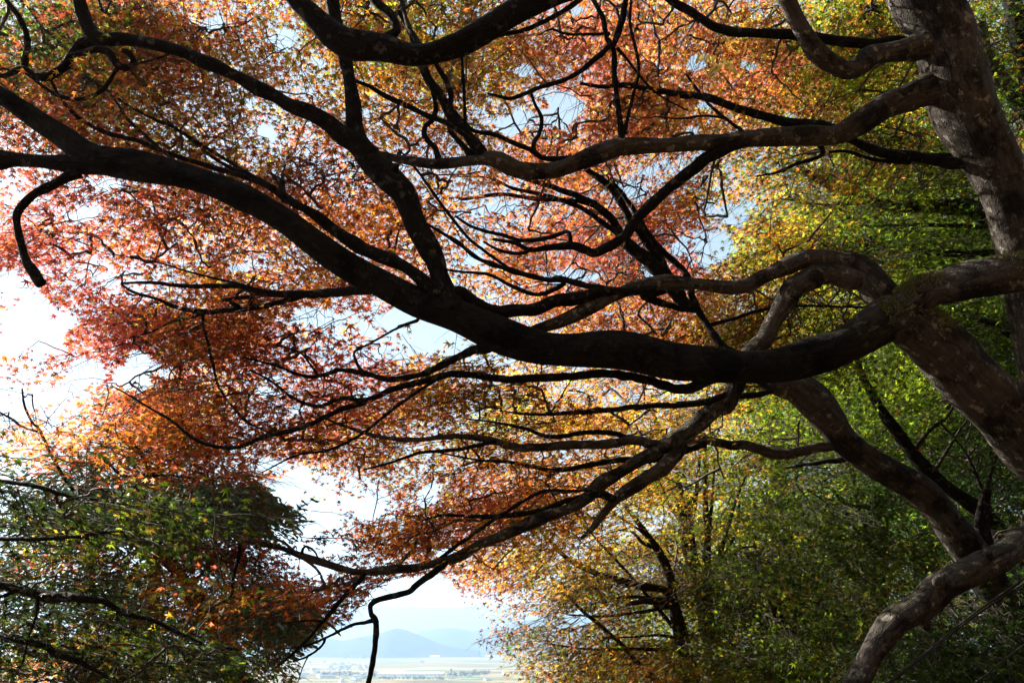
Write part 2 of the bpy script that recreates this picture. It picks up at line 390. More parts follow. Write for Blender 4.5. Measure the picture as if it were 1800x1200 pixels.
br(A, [(40, 124, 7), (44, 108, 6), (48, 67, 5), (33, 30, 5), (13, 3, 4), (0, -25, 3)], [5.1], parent=a_l2b)
a_curl = br(A, [(122, 100, 5), (140, 95, 5), (167, 88, 6), (190, 92, 7), (200, 106, 7), (213, 119, 7), (230, 117, 6), (234, 106, 5), (226, 94, 5), (215, 88, 4)], [4.95, 4.9], parent=a_l2b, label='curled dead stub')
br(A, [(211, 115, 4), (200, 130, 3.5), (187, 150, 4), (167, 167, 4), (133, 175, 4), (100, 168, 3.5), (75, 152, 3), (55, 136, 2)], [5.0, 5.0], parent=a_curl)
br(A, [(236, 112, 2.5), (262, 107, 2), (297, 96, 1.5)], [5.0], parent=a_curl)
a_f1 = br(A, [(772, 520, 14), (733, 485, 12), (700, 463, 12), (650, 443, 13), (600, 414, 12), (550, 375, 9), (517, 357, 8), (470, 325, 7), (430, 310, 6), (370, 293, 5), (300, 271, 4), (247, 248, 4), (187, 233, 4), (143, 210, 3.5), (110, 177, 3), (90, 142, 3)], [5.0, 5.2, 5.3], parent=a_main, flare=1.2)
br(A, [(480, 332, 5), (430, 302, 3.5), (350, 253, 3), (300, 223, 3), (250, 200, 2.5), (187, 160, 2.5), (133, 123, 2)], [5.5], parent=a_f1)
br(A, [(440, 312, 4), (380, 280, 3), (330, 240, 2.5), (288, 208, 2), (262, 170, 1.5)], [5.6], parent=a_f1)
br(A, [(500, 352, 5), (493, 325, 4), (496, 318, 3), (470, 300, 2)], [5.4], parent=a_f1)
br(A, [(330, 305, 4), (300, 278, 3), (230, 215, 3), (205, 180, 2), (190, 160, 1.5)], [5.3, 5.5], parent=a_main)
# parallel left branches under the limb
a_y1 = br(A, [(712, 520, 9), (690, 503, 8), (653, 509, 8), (600, 513, 8), (533, 517, 7), (467, 515, 6), (417, 503, 5), (333, 503, 4), (267, 497, 3), (213, 498, 2)], [5.1, 5.3, 5.5], parent=a_main)
a_y2 = br(A, [(540, 517, 6), (515, 525, 5), (483, 534, 5), (433, 544, 5), (367, 549, 5), (317, 543, 4), (277, 527, 3), (233, 513, 2.5), (213, 499, 1.5)], [5.4, 5.5], parent=a_y1)
br(A, [(420, 540, 4), (405, 530, 4), (430, 545, 4), (440, 522, 4), (390, 528, 3)], [5.45], parent=a_y2)
br(A, [(357, 549, 3), (330, 560, 2.5), (300, 567, 2), (267, 583, 1.6), (227, 594, 1.2)], [5.6], parent=a_y2)
br(A, [(357, 549, 3), (358, 575, 2.5), (373, 633, 2.5), (383, 677, 2), (403, 707, 2), (433, 740, 2), (473, 760, 1.5)], [5.6], parent=a_y2)
br(A, [(467, 517, 3), (417, 498, 2.5), (340, 480, 2), (280, 462, 1.6), (200, 447, 1.2)], [5.6], parent=a_y1)
# fan branches in the centre
a_v2 = br(A, [(788, 530, 12), (805, 513, 10), (838, 533, 10), (873, 549, 12), (900, 547, 12), (950, 540, 12), (983, 528, 12), (1017, 523, 12), (1067, 513, 10), (1100, 512, 9), (1150, 509, 8)], [5.0, 5.1], parent=a_main)
a_v2c = br(A, [(1075, 512, 7), (1027, 501, 6), (983, 490, 6), (960, 491, 5), (917, 480, 5), (883, 470, 5), (840, 453, 4), (807, 427, 4), (767, 403, 3), (735, 385, 2)], [5.3, 5.5], parent=a_v2)
br(A, [(993, 497, 4), (975, 508, 4), (943, 518, 4), (900, 503, 3.5), (860, 483, 3), (817, 478, 2.5), (780, 474, 1.5)], [5.4], parent=a_v2c)
br(A, [(900, 475, 3), (850, 440, 3), (820, 415, 3), (777, 360, 3), (733, 298, 2.5), (700, 262, 1.5)], [5.5], parent=a_v2c)
# the looping limb behind the crook
a_loop = br(A, [(1635, 600, 30), (1595, 560, 30), (1552, 520, 28), (1528, 487, 27), (1500, 470, 24), (1476, 462, 20), (1447, 452, 16), (1400, 461, 15), (1350, 482, 13), (1310, 502, 12), (1260, 503, 12), (1200, 497, 12), (1167, 496, 13), (1117, 504, 12), (1083, 518, 12), (1033, 541, 12), (983, 566, 11), (945, 578, 9), (915, 592, 8)], [5.35, 5.3, 5.1, 4.95], parent=a_trunk, mat=BARK_PALE, label='pale looping limb arching over the dark one')
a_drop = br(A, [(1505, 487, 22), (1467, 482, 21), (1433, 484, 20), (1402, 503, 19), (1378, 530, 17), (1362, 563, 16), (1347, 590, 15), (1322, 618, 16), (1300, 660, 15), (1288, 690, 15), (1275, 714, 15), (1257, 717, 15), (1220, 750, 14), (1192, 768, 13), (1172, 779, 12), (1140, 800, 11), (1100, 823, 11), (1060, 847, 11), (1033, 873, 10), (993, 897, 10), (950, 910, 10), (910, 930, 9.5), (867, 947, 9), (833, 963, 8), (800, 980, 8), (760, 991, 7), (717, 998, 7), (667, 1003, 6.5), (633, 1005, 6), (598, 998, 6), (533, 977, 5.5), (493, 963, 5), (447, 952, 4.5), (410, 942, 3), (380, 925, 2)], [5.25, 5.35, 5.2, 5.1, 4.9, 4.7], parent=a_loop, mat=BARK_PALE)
a_w2 = br(A, [(1197, 776, 12), (1190, 795, 13), (1167, 820, 12), (1133, 843, 12), (1100, 863, 11), (1077, 883, 9), (1060, 903, 7), (1040, 930, 5), (1022, 945, 3)], [5.1, 5.2], parent=a_drop, mat=BARK_PALE)
br(A, [(1079, 878, 8), (1062, 869, 7), (1045, 868, 6), (1037, 872, 5)], [5.1], parent=a_w2)
a_w3 = br(A, [(785, 985, 7), (772, 998, 6.5), (760, 1008, 6), (737, 1023, 6), (722, 1037, 5), (707, 1043, 5.5), (657, 1057, 5), (652, 1077, 4.5), (661, 1092, 5.5), (660, 1133, 5), (655, 1167, 5), (648, 1200, 4.5), (638, 1240, 4)], [4.7, 4.6], parent=a_drop)
a_w3b = br(A, [(655, 1090, 4), (640, 1094, 3.2), (625, 1096, 3), (600, 1107, 2.6), (572, 1121, 2.3), (535, 1135, 1.8), (500, 1139, 1.2)], [4.6], parent=a_w3)
br(A, [(573, 1120, 2.4), (565, 1135, 2.2), (542, 1152, 2), (515, 1162, 1.5)], [4.6], parent=a_w3b)
br(A, [(542, 1152, 1.4), (532, 1172, 1.1), (524, 1198, .9)], [4.6], parent=a_w3b)
a_w4 = br(A, [(640, 1006, 5), (632, 1020, 4.5), (610, 1042, 4.2), (588, 1068, 4), (565, 1095, 3.6), (537, 1127, 3.2), (505, 1157, 2.6), (480, 1175, 1.6)], [4.7], parent=a_drop)
br(A, [(566, 1093, 2.6), (550, 1090, 2), (520, 1092, 1.7), (500, 1094, 1.2)], [4.7], parent=a_w4)
br(A, [(765, 990, 4), (790, 968, 3.5), (840, 932, 3.5), (880, 905, 3.5), (920, 880, 3), (955, 863, 3), (1000, 862, 2.5), (1040, 862, 2)], [5.0], parent=a_drop)
br(A, [(1030, 872, 5), (1000, 878, 5), (950, 897, 5), (880, 907, 4.5), (830, 907, 3.5), (780, 905, 2.5), (740, 915, 1.5)], [5.3], parent=a_drop)
br(A, [(423, 955, 4), (418, 985, 3.2), (410, 1013, 3), (407, 1045, 2.8), (388, 1060, 2.4), (370, 1067, 1.6)], [4.7], parent=a_drop)
br(A, [(530, 975, 3), (533, 963, 2.5), (540, 960, 2), (552, 968, 2), (562, 985, 1.4)], [4.7], parent=a_drop)
# thin branches under the limb
a_x1 = br(A, [(1255, 660, 10), (1225, 678, 9), (1195, 684, 9), (1160, 675, 8), (1133, 667, 8), (1067, 657, 7.5), (1000, 662, 7), (933, 665, 7), (883, 667, 6.5), (833, 660, 6), (787, 658, 6), (747, 670, 5.5), (700, 680, 5.5), (667, 693, 5), (633, 709, 5), (600, 719, 4.6), (533, 750, 4.2), (467, 767, 4), (410, 788, 3.6), (350, 777, 3), (300, 740, 2.4), (267, 720, 2), (233, 698, 1.6), (198, 679, 1.1)], [5.0, 5.0, 4.9, 5.1], parent=a_main)
a_x2 = br(A, [(885, 598, 9), (862, 612, 8), (838, 614, 8), (800, 630, 7), (767, 647, 6), (733, 660, 5), (683, 667, 5), (643, 657, 4.5), (600, 650, 4), (583, 654, 3.6), (550, 663, 3.2), (520, 657, 3), (483, 642, 2.4), (427, 628, 1.5)], [5.1, 5.3], parent=a_main)
br(A, [(640, 657, 3.5), (628, 640, 3), (622, 620, 2), (635, 608, 1.4)], [5.4], parent=a_x2)
br(A, [(560, 661, 2.5), (545, 640, 2), (530, 622, 2), (505, 612, 1.5), (480, 606, 1)], [5.4], parent=a_x2)
br(A, [(700, 575, 3), (735, 562, 3), (700, 575, 2.5), (665, 595, 2), (625, 617, 1.4)], [5.0], parent=a_main)
a_x5 = br(A, [(640, 705, 4), (598, 700, 4), (560, 715, 3.5), (515, 700, 3), (480, 672, 2.5), (440, 650, 1.5)], [5.3], parent=a_x1)
a_x6 = br(A, [(770, 665, 3), (700, 712, 3), (640, 760, 3), (580, 790, 2.5), (520, 800, 2), (460, 830, 1.2)], [5.3], parent=a_x1)
a_x3 = br(A, [(1290, 690, 6), (1240, 706, 6), (1200, 711, 5.5), (1133, 713, 5), (1067, 720, 5), (1000, 725, 4), (933, 728, 2.5), (880, 722, 1.5)], [5.4, 5.6], parent=a_drop)
a_x4 = br(A, [(1185, 782, 9), (1170, 780, 8), (1147, 780, 8), (1117, 773, 8), (1067, 780, 8), (1000, 782, 7.5), (933, 787, 7), (900, 785, 6.5), (860, 773, 5.5), (800, 767, 5), (733, 772, 4), (667, 767, 3.5), (600, 747, 2.5), (560, 730, 1.5)], [5.2, 5.2, 5.3], parent=a_drop, mat=BARK_PALE)
br(A, [(1105, 775, 6), (1085, 762, 5), (1033, 759, 4.5), (967, 767, 4), (920, 752, 3), (870, 742, 2), (820, 736, 1.4)], [5.4], parent=a_x4)
br(A, [(870, 776, 4), (800, 790, 3.5), (740, 795, 3), (690, 812, 2.5), (640, 825, 1.5)], [5.4], parent=a_x4)
br(A, [(1240, 780, 6), (1150, 808, 6), (1090, 808, 5.5), (1030, 818, 5), (970, 826, 4), (900, 812, 3), (840, 808, 2), (770, 795, 1.4)], [5.5], parent=a_drop)
# right side: limb over the leaning trunk and the pale limb in the corner
a_k = br(A, [(1590, 545, 30), (1627, 512, 27), (1667, 503, 29), (1733, 488, 32), (1800, 477, 33), (1870, 467, 34), (1960, 458, 35), (2060, 430, 32), (2200, 370, 26), (2380, 290, 17), (2560, 190, 6)], [5.0, 4.9, 4.8], parent=a_trunk, flare=1.2, mat=BARK_PALE, label='pale mossy limb running off to the right')
a_z = br(A, [(1960, 900, 30), (1880, 925, 26), (1800, 948, 24), (1750, 983, 26), (1700, 1008, 25), (1650, 1033, 24), (1617, 1066, 24), (1577, 1089, 24), (1550, 1122, 24), (1527, 1155, 22), (1510, 1190, 22), (1490, 1235, 21), (1478, 1290, 20)], [4.7, 4.5, 4.3], parent=a_trunk, mat=BARK_PALE, label='smooth pale knobbed limb in the lower corner')
br(A, [(1625, 1062, 12), (1622, 1085, 11), (1628, 1098, 9), (1630, 1106, 6)], [4.5], parent=a_z, name='branch', mat=BARK_PALE, label='short broken stub')
for kx, ky, kr in ((1648, 1022, 9), (1573, 1075, 9), (1738, 972, 8)):
    br(A, [(kx + 4, ky + 8, kr), (kx, ky, kr * .95), (kx - 3, ky - 4, kr * .6)], [4.5], parent=a_z, name='branch', mat=BARK_PALE)

# ---- the leaning maple at the right, its limbs reach over the top of the view
B = 'leaning'
b_trunk = br(B, [(1905, 900, 44), (1850, 700, 40), (1818, 560, 39), (1793, 440, 41), (1783, 400, 42), (1770, 350, 43), (1752, 300, 45), (1729, 250, 47), (1701, 200, 50), (1680, 150, 52), (1667, 100, 49), (1650, 50, 50), (1622, 0, 52), (1596, -60, 50), (1560, -140, 46), (1540, -220, 42)], [5.9, 5.7, 5.6, 5.6], name='trunk', mat=BARK_PALE, to_ground=True, lean=(.3, .1))
b_r1 = br(B, [(1668, 150, 24), (1617, 163, 23), (1567, 182, 20), (1517, 213, 20), (1467, 237, 18), (1400, 239, 16), (1333, 243, 16), (1267, 250, 14), (1200, 253, 13), (1167, 255, 13), (1100, 258, 15), (1067, 265, 16), (1017, 283, 16), (967, 302, 14), (917, 298, 14), (867, 280, 15), (833, 282, 10), (767, 288, 9), (717, 282, 8), (667, 272, 7), (630, 262, 6)], [5.5, 5.3, 5.2, 5.4], parent=b_trunk, mat=BARK_PALE, flare=1.5)
b_u = br(B, [(1655, 65, 22), (1613, 82, 20), (1567, 91, 17), (1533, 101, 16), (1500, 121, 16), (1480, 122, 17), (1453, 108, 16), (1430, 83, 16), (1407, 43, 15), (1387, 8, 14), (1368, -30, 14), (1340, -90, 13)], [5.3, 5.2], parent=b_trunk, mat=BARK_PALE, flare=1.5, label='limb that dips and curves up again')
b_u2 = br(B, [(1625, 85, 12), (1577, 72, 9), (1533, 78, 9), (1483, 73, 9), (1433, 67, 9), (1373, 60, 8.5), (1317, 58, 8), (1267, 52, 8), (1233, 33, 7), (1200, 13, 7), (1165, -8, 6), (1130, -40, 5)], [5.8, 5.9], parent=b_trunk)
b_t = br(B, [(1565, -135, 30), (1400, -170, 28), (1200, -110, 26), (1050, -42, 24), (960, -3, 22), (900, 24, 21), (850, 53, 20), (800, 80, 19), (733, 97, 18), (667, 84, 21), (620, 78, 25), (596, 68, 23), (560, 40, 19), (530, 12, 18), (503, -25, 17), (470, -90, 16)], [5.2, 4.9, 4.7, 4.7], parent=b_trunk, label='thick dark limb hanging into the top of the view')
br(B, [(668, 76, 11), (690, 60, 9), (697, 50, 9), (687, 28, 8), (663, 5, 8), (645, -20, 7)], [4.8], parent=b_t)
br(B, [(745, 92, 6), (733, 70, 5), (718, 45, 4.5), (708, 10, 4), (704, -20, 3)], [5.0], parent=b_t)
b_s1 = br(B, [(850, 275, 13), (840, 260, 11), (813, 227, 10), (790, 197, 9), (773, 167, 8), (753, 140, 8), (742, 112, 7.5), (730, 85, 6), (720, 55, 5), (700, 20, 4)], [5.3, 5.3], parent=b_r1)
br(B, [(793, 200, 6), (792, 185, 5), (793, 167, 5), (783, 140, 5), (766, 112, 4.5), (755, 85, 3)], [5.3], parent=b_s1)
br(B, [(772, 288, 6), (765, 262, 5), (747, 241, 5), (747, 222, 4.5), (761, 208, 5), (765, 187, 4.5), (760, 160, 4), (752, 130, 3)], [5.4], parent=b_r1)
b_s2 = br(B, [(845, 262, 6), (820, 240, 5), (787, 217, 5), (750, 203, 5), (717, 187, 5), (683, 172, 4.5), (650, 153, 4), (627, 143, 3.5), (600, 128, 2)], [5.4], parent=b_r1)
br(B, [(832, 278, 6), (813, 255, 5), (791, 228, 4.5), (787, 197, 4), (760, 160, 2.5)], [5.5], parent=b_r1)
b_s3 = br(B, [(1005, 280, 6), (983, 280, 5.5), (953, 277, 5), (933, 264, 4.5), (900, 250, 4.5), (867, 236, 4), (833, 230, 4), (813, 213, 3.5), (800, 195, 2)], [5.4], parent=b_r1)
br(B, [(940, 268, 4), (938, 253, 4), (950, 230, 4), (952, 207, 3.5), (940, 183, 3), (932, 160, 2.5)], [5.4], parent=b_s3)
b_up = br(B, [(1096, 256, 7), (1093, 238, 6), (1087, 187, 5), (1081, 127, 5), (1079, 87, 5), (1067, 67, 4.5), (1060, 33, 4.5), (1043, 0, 4), (1032, -30, 4)], [5.3], parent=b_r1)
br(B, [(1097, 235, 4), (1113, 167, 3), (1123, 123, 3), (1117, 83, 3), (1108, 40, 2.6), (1110, -5, 2.5), (1106, -40, 2)], [5.3], parent=b_up)
b_arc = br(B, [(1078, 76, 6), (1047, 103, 5), (1017, 127, 4.5), (990, 141, 4.5), (960, 150, 4), (933, 160, 4), (900, 173, 3.5), (880, 170, 3), (858, 165, 2)], [5.3], parent=b_up)
br(B, [(1079, 80, 6), (1093, 37, 6), (1100, 0, 5.5), (1106, -45, 5)], [5.3], parent=b_up)
br(B, [(1085, 85, 3), (1105, 108, 2.6), (1130, 140, 2.4), (1160, 168, 2), (1210, 195, 1.4)], [5.5], parent=b_up)
br(B, [(1072, 60, 3), (1040, 60, 2.5), (1000, 60, 2.5), (970, 52, 2), (950, 60, 1.3)], [5.5], parent=b_up)
br(B, [(815, 225, 3.6), (817, 207, 3), (815, 147, 3), (812, 97, 3), (808, 60, 2)], [5.1], parent=b_s1)
br(B, [(1055, -35, 6), (1017, 0, 5), (983, 23, 4.5), (950, 40, 4), (917, 53, 4), (883, 61, 3.5), (850, 72, 2)], [4.9], parent=b_t)
b_h = br(B, [(1475, 232, 8), (1440, 221, 9), (1400, 217, 8.5), (1367, 212, 8), (1327, 200, 7.5), (1283, 186, 7), (1243, 172, 7), (1200, 167, 6.5), (1133, 156, 5.5), (1100, 150, 5), (1060, 153, 4), (1020, 147, 2.5)], [5.7, 5.9], parent=b_r1)
br(B, [(1312, 236, 3), (1273, 207, 3), (1243, 180, 2.6), (1222, 152, 2.4), (1205, 130, 1.8)], [5.6], parent=b_r1)
br(B, [(1270, 206, 2.4), (1235, 204, 2.2), (1200, 208, 2), (1150, 205, 1.4)], [5.7], parent=b_r1)
b_c = br(B, [(1290, 248, 13), (1262, 266, 11), (1233, 285, 11), (1200, 311, 11), (1167, 339, 10.5), (1133, 371, 10), (1110, 396, 10), (1098, 416, 9.5), (1067, 434, 9), (1045, 445, 8.5), (1027, 438, 7.5), (1003, 432, 7), (967, 435, 6), (933, 439, 5), (907, 428, 4), (867, 420, 3)], [5.3, 5.2], parent=b_r1)
br(B, [(1003, 430, 4), (998, 408, 3.6), (967, 417, 4), (920, 423, 4), (883, 413, 3.5), (833, 400, 3), (800, 380, 2)], [5.3], parent=b_c)
br(B, [(935, 437, 4), (915, 445, 3.4), (880, 440, 3), (850, 425, 2)], [5.3], parent=b_c)
br(B, [(1430, 243, 5), (1447, 267, 4), (1430, 280, 3.5), (1400, 288, 3), (1370, 302, 2.5), (1330, 310, 1.5)], [5.8], parent=b_r1)
b_d = br(B, [(1725, 288, 12), (1667, 286, 9), (1617, 277, 9), (1567, 271, 9), (1533, 263, 8.5), (1493, 244, 8), (1470, 238, 7)], [5.8, 5.6], parent=b_trunk)
br(B, [(1650, 283, 5), (1610, 273, 5), (1640, 275, 5), (1693, 271, 4)], [6.0], parent=b_d)
br(B, [(1600, 285, 4), (1533, 280, 3.5), (1490, 267, 3), (1447, 268, 2.5)], [5.9], parent=b_d)

# ---- the slanting maple behind the long limb
D_ = 'slanting'
c_trunk = br(D_, [(1880, 1330, 38), (1830, 1220, 34), (1790, 1120, 32), (1750, 1042, 30), (1707, 973, 28), (1683, 940, 29), (1660, 910, 29), (1633, 877, 29), (1600, 850, 28), (1550, 823, 26), (1517, 803, 26), (1483, 773, 26), (1460, 740, 26), (1433, 707, 25), (1400, 680, 22), (1360, 668, 20), (1310, 640, 15), (1272, 612, 8)], [6.3, 6.1, 6.0, 6.0], name='trunk', mat=BARK_PALE, to_ground=True, lean=(.2, .1))
c_s = br(D_, [(1290, 625, 9), (1272, 611, 7), (1250, 580, 6), (1230, 550, 6), (1214, 513, 5.5), (1206, 480, 5), (1165, 440, 5), (1135, 402, 4.5), (1110, 360, 4), (1070, 320, 3)], [6.2, 6.4], parent=c_trunk)
c_u = br(D_, [(1225, 545, 9), (1200, 530, 13), (1187, 513, 14), (1167, 483, 14), (1150, 467, 14), (1120, 443, 13), (1098, 424, 11), (1083, 397, 8), (1067, 377, 7), (1033, 353, 6), (983, 333, 5), (933, 317, 4), (880, 300, 2.5)], [6.2, 6.4], parent=c_s)
br(D_, [(1172, 487, 9), (1160, 457, 8), (1140, 430, 8), (1118, 400, 7.5), (1100, 372, 7), (1080, 340, 6.5), (1055, 315, 6), (1027, 297, 5), (990, 280, 3)], [6.3], parent=c_u)
br(D_, [(1210, 500, 5), (1200, 474, 5), (1170, 448, 5), (1150, 428, 5), (1133, 400, 4.5), (1110, 362, 4), (1085, 330, 3.5), (1060, 300, 2)], [6.4], parent=c_u)
br(D_, [(1090, 412, 5), (1067, 397, 5), (1017, 362, 4.5), (950, 341, 4), (900, 330, 3), (860, 312, 2), (800, 310, 1.4)], [6.5], parent=c_u)
br(D_, [(1040, 358, 4), (1000, 352, 4), (940, 350, 4), (880, 342, 3.5), (820, 349, 3), (800, 347, 2)], [6.5], parent=c_u)
br(D_, [(1487, 776, 11), (1473, 781, 9), (1433, 787, 9), (1387, 798, 9), (1350, 795, 9), (1317, 783, 8.5), (1283, 782, 8), (1233, 773, 8), (1200, 783, 7), (1170, 800, 5), (1130, 805, 3)], [5.9], parent=c_trunk, mat=BARK_PALE)
br(D_, [(1375, 675, 7), (1360, 684, 6), (1333, 693, 6), (1290, 697, 5.5), (1240, 705, 5), (1190, 708, 3)], [5.9], parent=c_trunk)
br(D_, [(1560, 818, 9), (1540, 812, 8), (1500, 805, 6), (1440, 812, 4), (1380, 822, 2)], [6.2], parent=c_trunk)
br(D_, [(1245, 572, 4), (1290, 560, 3.5), (1340, 545, 3), (1400, 538, 2.5), (1540, 540, 2)], [6.6], parent=c_s)
br(D_, [(1180, 505, 6), (1150, 515, 7), (1130, 520, 7), (1190, 540, 6), (1230, 548, 4)], [6.2], parent=c_u)

# ---- background maples, hillside trees
def stems(tree, base, tips, d0, d1, r0, r1=1.5, seed=0):
    r2 = np.random.default_rng(seed)
    for (tx, ty) in tips:
        tr = BR[tree][0]['px']; c_ = tr[(np.abs(tr[:, 1] - base[1]) < 95) | (np.hypot(tr[:, 0] - base[0], tr[:, 1] - base[1]) < 40)]
        c_ = c_[c_[:, 1] > ty - 20] if (c_[:, 1] > ty - 20).any() else c_
        bx, by = c_[r2.integers(len(c_))] if len(c_) else base
        r0s = r0 * r2.uniform(.45, .75); m1 = (bx + (tx - bx) * .35 + r2.uniform(-8, 8), by + (ty - by) * .42 + r2.uniform(-8, 8), r0s * .8)
        m2 = (bx + (tx - bx) * .7 + r2.uniform(-10, 10), by + (ty - by) * .74 + r2.uniform(-8, 8), r0s * .5)
        br(tree, [(bx, by, r0s), m1, m2, (tx, ty, r1)], [d1], parent=0, mat=BARK_FAR)

BM = BARK_FAR
br('golden', [(1232, 1330, 18), (1222, 1230, 16), (1205, 1150, 13), (1196, 1110, 12), (1186, 1070, 11), (1180, 1047, 10), (1178, 1015, 8), (1160, 973, 7), (1133, 933, 5), (1100, 890, 3)], [8.6], name='trunk', mat=BM, to_ground=True)
br('golden', [(1181, 1047, 8), (1166, 1036, 7), (1133, 1030, 7), (1083, 1017, 6), (1033, 1000, 5), (993, 977, 4), (950, 933, 2.5)], [8.4], parent=0, mat=BM)
br('golden', [(1185, 1055, 8), (1163, 1056, 7), (1130, 1056, 5), (1100, 1062, 3)], [8.4], parent=0, mat=BM)
stems('golden', (1180, 1040), [(1060, 880), (1010, 905), (1080, 930), (1040, 1030)], 8.6, 8.6, 7, 2, 3)
stems('golden', (1188, 1080), [(1060, 1120), (1000, 1080), (1130, 1140), (960, 1130)], 8.6, 8.2, 5, 1.5, 4)
br('golden', [(1222, 1225, 9), (1150, 1190, 6), (1080, 1120, 4), (1010, 1060, 3), (985, 1020, 1.5)], [8.2], parent=0, mat=BM)

br('stemmed', [(1290, 1340, 22), (1265, 1200, 18), (1247, 1110, 15), (1230, 1030, 13), (1222, 1000, 12), (1212, 973, 11), (1203, 917, 9), (1193, 860, 7), (1180, 800, 5), (1150, 730, 3)], [10.0], name='trunk', mat=BM, to_ground=True)
stems('stemmed', (1228, 1010), [(1165, 845), (1241, 800), (1230, 700), (1262, 760), (1160, 940), (1145, 690), (1185, 700)], 10, 10.3, 8, 2, 5)
stems('stemmed', (1240, 1080), [(1300, 880), (1340, 790), (1330, 960), (1170, 1010)], 10, 10.3, 8, 2, 6)
br('stemmed', [(1245, 1090, 8), (1242, 990, 7), (1243, 940, 6), (1240, 880, 5), (1238, 760, 3)], [10.2], parent=0, mat=BM)

br('yellow_green', [(1535, 1330, 24), (1540, 1200, 20), (1546, 1110, 17), (1548, 1055, 15), (1540, 1000, 13), (1546, 950, 13), (1552, 920, 11), (1540, 860, 8), (1510, 790, 5), (1480, 730, 3)], [11.5], name='trunk', mat=BM, to_ground=True)
stems('yellow_green', (1540, 1000), [(1470, 870), (1420, 860), (1390, 890), (1500, 840), (1450, 940)], 11, 11.2, 8, 2, 7)
stems('yellow_green', (1550, 930), [(1620, 800), (1590, 760), (1640, 900), (1530, 700), (1430, 760)], 11, 11.5, 7, 2, 8)
br('yellow_green', [(1545, 1040, 9), (1500, 1010, 8), (1455, 950, 6), (1440, 910, 4), (1400, 850, 2)], [11], parent=0, mat=BM)

br('low_green', [(1400, 1340, 16), (1390, 1200, 13), (1383, 1150, 11), (1377, 1107, 10), (1366, 1078, 8), (1340, 1020, 5), (1310, 970, 3)], [8.8], name='trunk', mat=BM, to_ground=True)
stems('low_green', (1378, 1120), [(1300, 1060), (1330, 1130), (1440, 1060), (1410, 1000), (1290, 1150), (1450, 1130)], 8.8, 8.6, 6, 1.5, 9)

br('shaded', [(1900, 1330, 26), (1840, 1120, 22), (1763, 947, 14), (1735, 910, 14), (1700, 880, 13), (1643, 840, 12), (1607, 800, 11), (1560, 735, 10), (1533, 693, 8), (1515, 660, 6), (1500, 600, 3)], [7.6, 8.2], name='trunk', mat=BARK_SHADED, to_ground=True)
stems('shaded', (1700, 880), [(1720, 720), (1680, 700), (1650, 740), (1760, 780)], 8, 8.2, 7, 2, 10)

br('corner', [(1860, 1330, 34), (1820, 1240, 30), (1785, 1160, 27), (1765, 1090, 25), (1752, 1040, 22), (1735, 980, 18), (1725, 920, 12), (1735, 860, 8)], [6.9], name='trunk', mat=BARK_SHADED, to_ground=True)
stems('corner', (1765, 1080), [(1650, 1090), (1690, 1150), (1600, 1160), (1790, 1010), (1700, 1060)], 6.8, 6.3, 6, 1.5, 11)

br('upper_dark', [(1990, 700, 30), (1900, 480, 26), (1840, 280, 22), (1812, 150, 17), (1790, 60, 15), (1778, 0, 14), (1760, -70, 12)], [8.2], name='trunk', mat=BARK_SHADED, to_ground=True)
br('upper_dark', [(1830, 240, 16), (1795, 180, 15), (1767, 150, 13), (1740, 100, 9), (1725, 40, 6)], [7.9], parent=0, mat=BARK_PALE)
br('upper_dark', [(1900, 470, 14), (1830, 610, 10), (1783, 590, 8), (1750, 570, 7), (1720, 563, 4)], [7.8], parent=0, mat=BARK_SHADED)

br('hillside', [(1870, 900, 26), (1830, 600, 22), (1790, 440, 20), (1720, 372, 14), (1660, 364, 12), (1560, 360, 10), (1477, 331, 9), (1433, 312, 6), (1400, 290, 3)], [9.0, 8.6, 8.2], name='trunk', mat=BARK_SHADED, to_ground=True)
stems('hillside', (1560, 360), [(1470, 400), (1440, 440), (1490, 300), (1380, 350), (1520, 430)], 8.2, 8.3, 6, 1.5, 12)

br('tall_back', [(1660, 1330, 26), (1620, 900, 20), (1590, 500, 16), (1560, 200, 12), (1540, 60, 8), (1530, -60, 5)], [13.5], name='trunk', mat=BM, to_ground=True)
stems('tall_back', (1600, 600), [(1500, 450), (1690, 420), (1450, 560), (1640, 330)], 13.5, 13.5, 8, 2, 13)
br('mid_back', [(1400, 1330, 24), (1385, 1100, 20), (1370, 850, 15), (1350, 650, 10), (1330, 500, 5)], [15.0], name='trunk', mat=BM, to_ground=True)
stems('mid_back', (1375, 900), [(1300, 720), (1440, 700), (1480, 760), (1250, 800)], 15, 15, 7, 2, 14)

# ---- lower left: near dark maple reaching in from the side, orange maple, cedars
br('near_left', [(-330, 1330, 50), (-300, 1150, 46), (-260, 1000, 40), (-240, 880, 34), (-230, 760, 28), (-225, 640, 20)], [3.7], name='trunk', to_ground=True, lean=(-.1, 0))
br('near_left', [(-245, 950, 12), (-100, 952, 6), (0, 947, 4), (67, 947, 3.6), (133, 942, 3.4), (183, 935, 2.8), (230, 932, 1.6)], [3.6, 3.5], parent=0)
e2 = br('near_left', [(-265, 1010, 16), (-120, 1000, 10), (0, 1027, 7), (40, 1037, 7), (83, 1048, 10), (133, 1050, 8), (183, 1057, 6), (217, 1077, 5), (267, 1090, 4), (317, 1113, 3), (355, 1130, 2)], [3.5, 3.5], parent=0)
br('near_left', [(30, 1036, 4), (0, 1048, 3), (-40, 1052, 2)], [3.5], parent=e2)
br('near_left', [(66, 1045, 3), (64, 1080, 2.4), (50, 1120, 2), (40, 1165, 1.5)], [3.5], parent=e2)
br('near_left', [(-280, 1090, 10), (-60, 1110, 7), (60, 1128, 6), (100, 1148, 5), (140, 1163, 4.5), (177, 1182, 3), (220, 1205, 2)], [3.6, 3.5], parent=0)
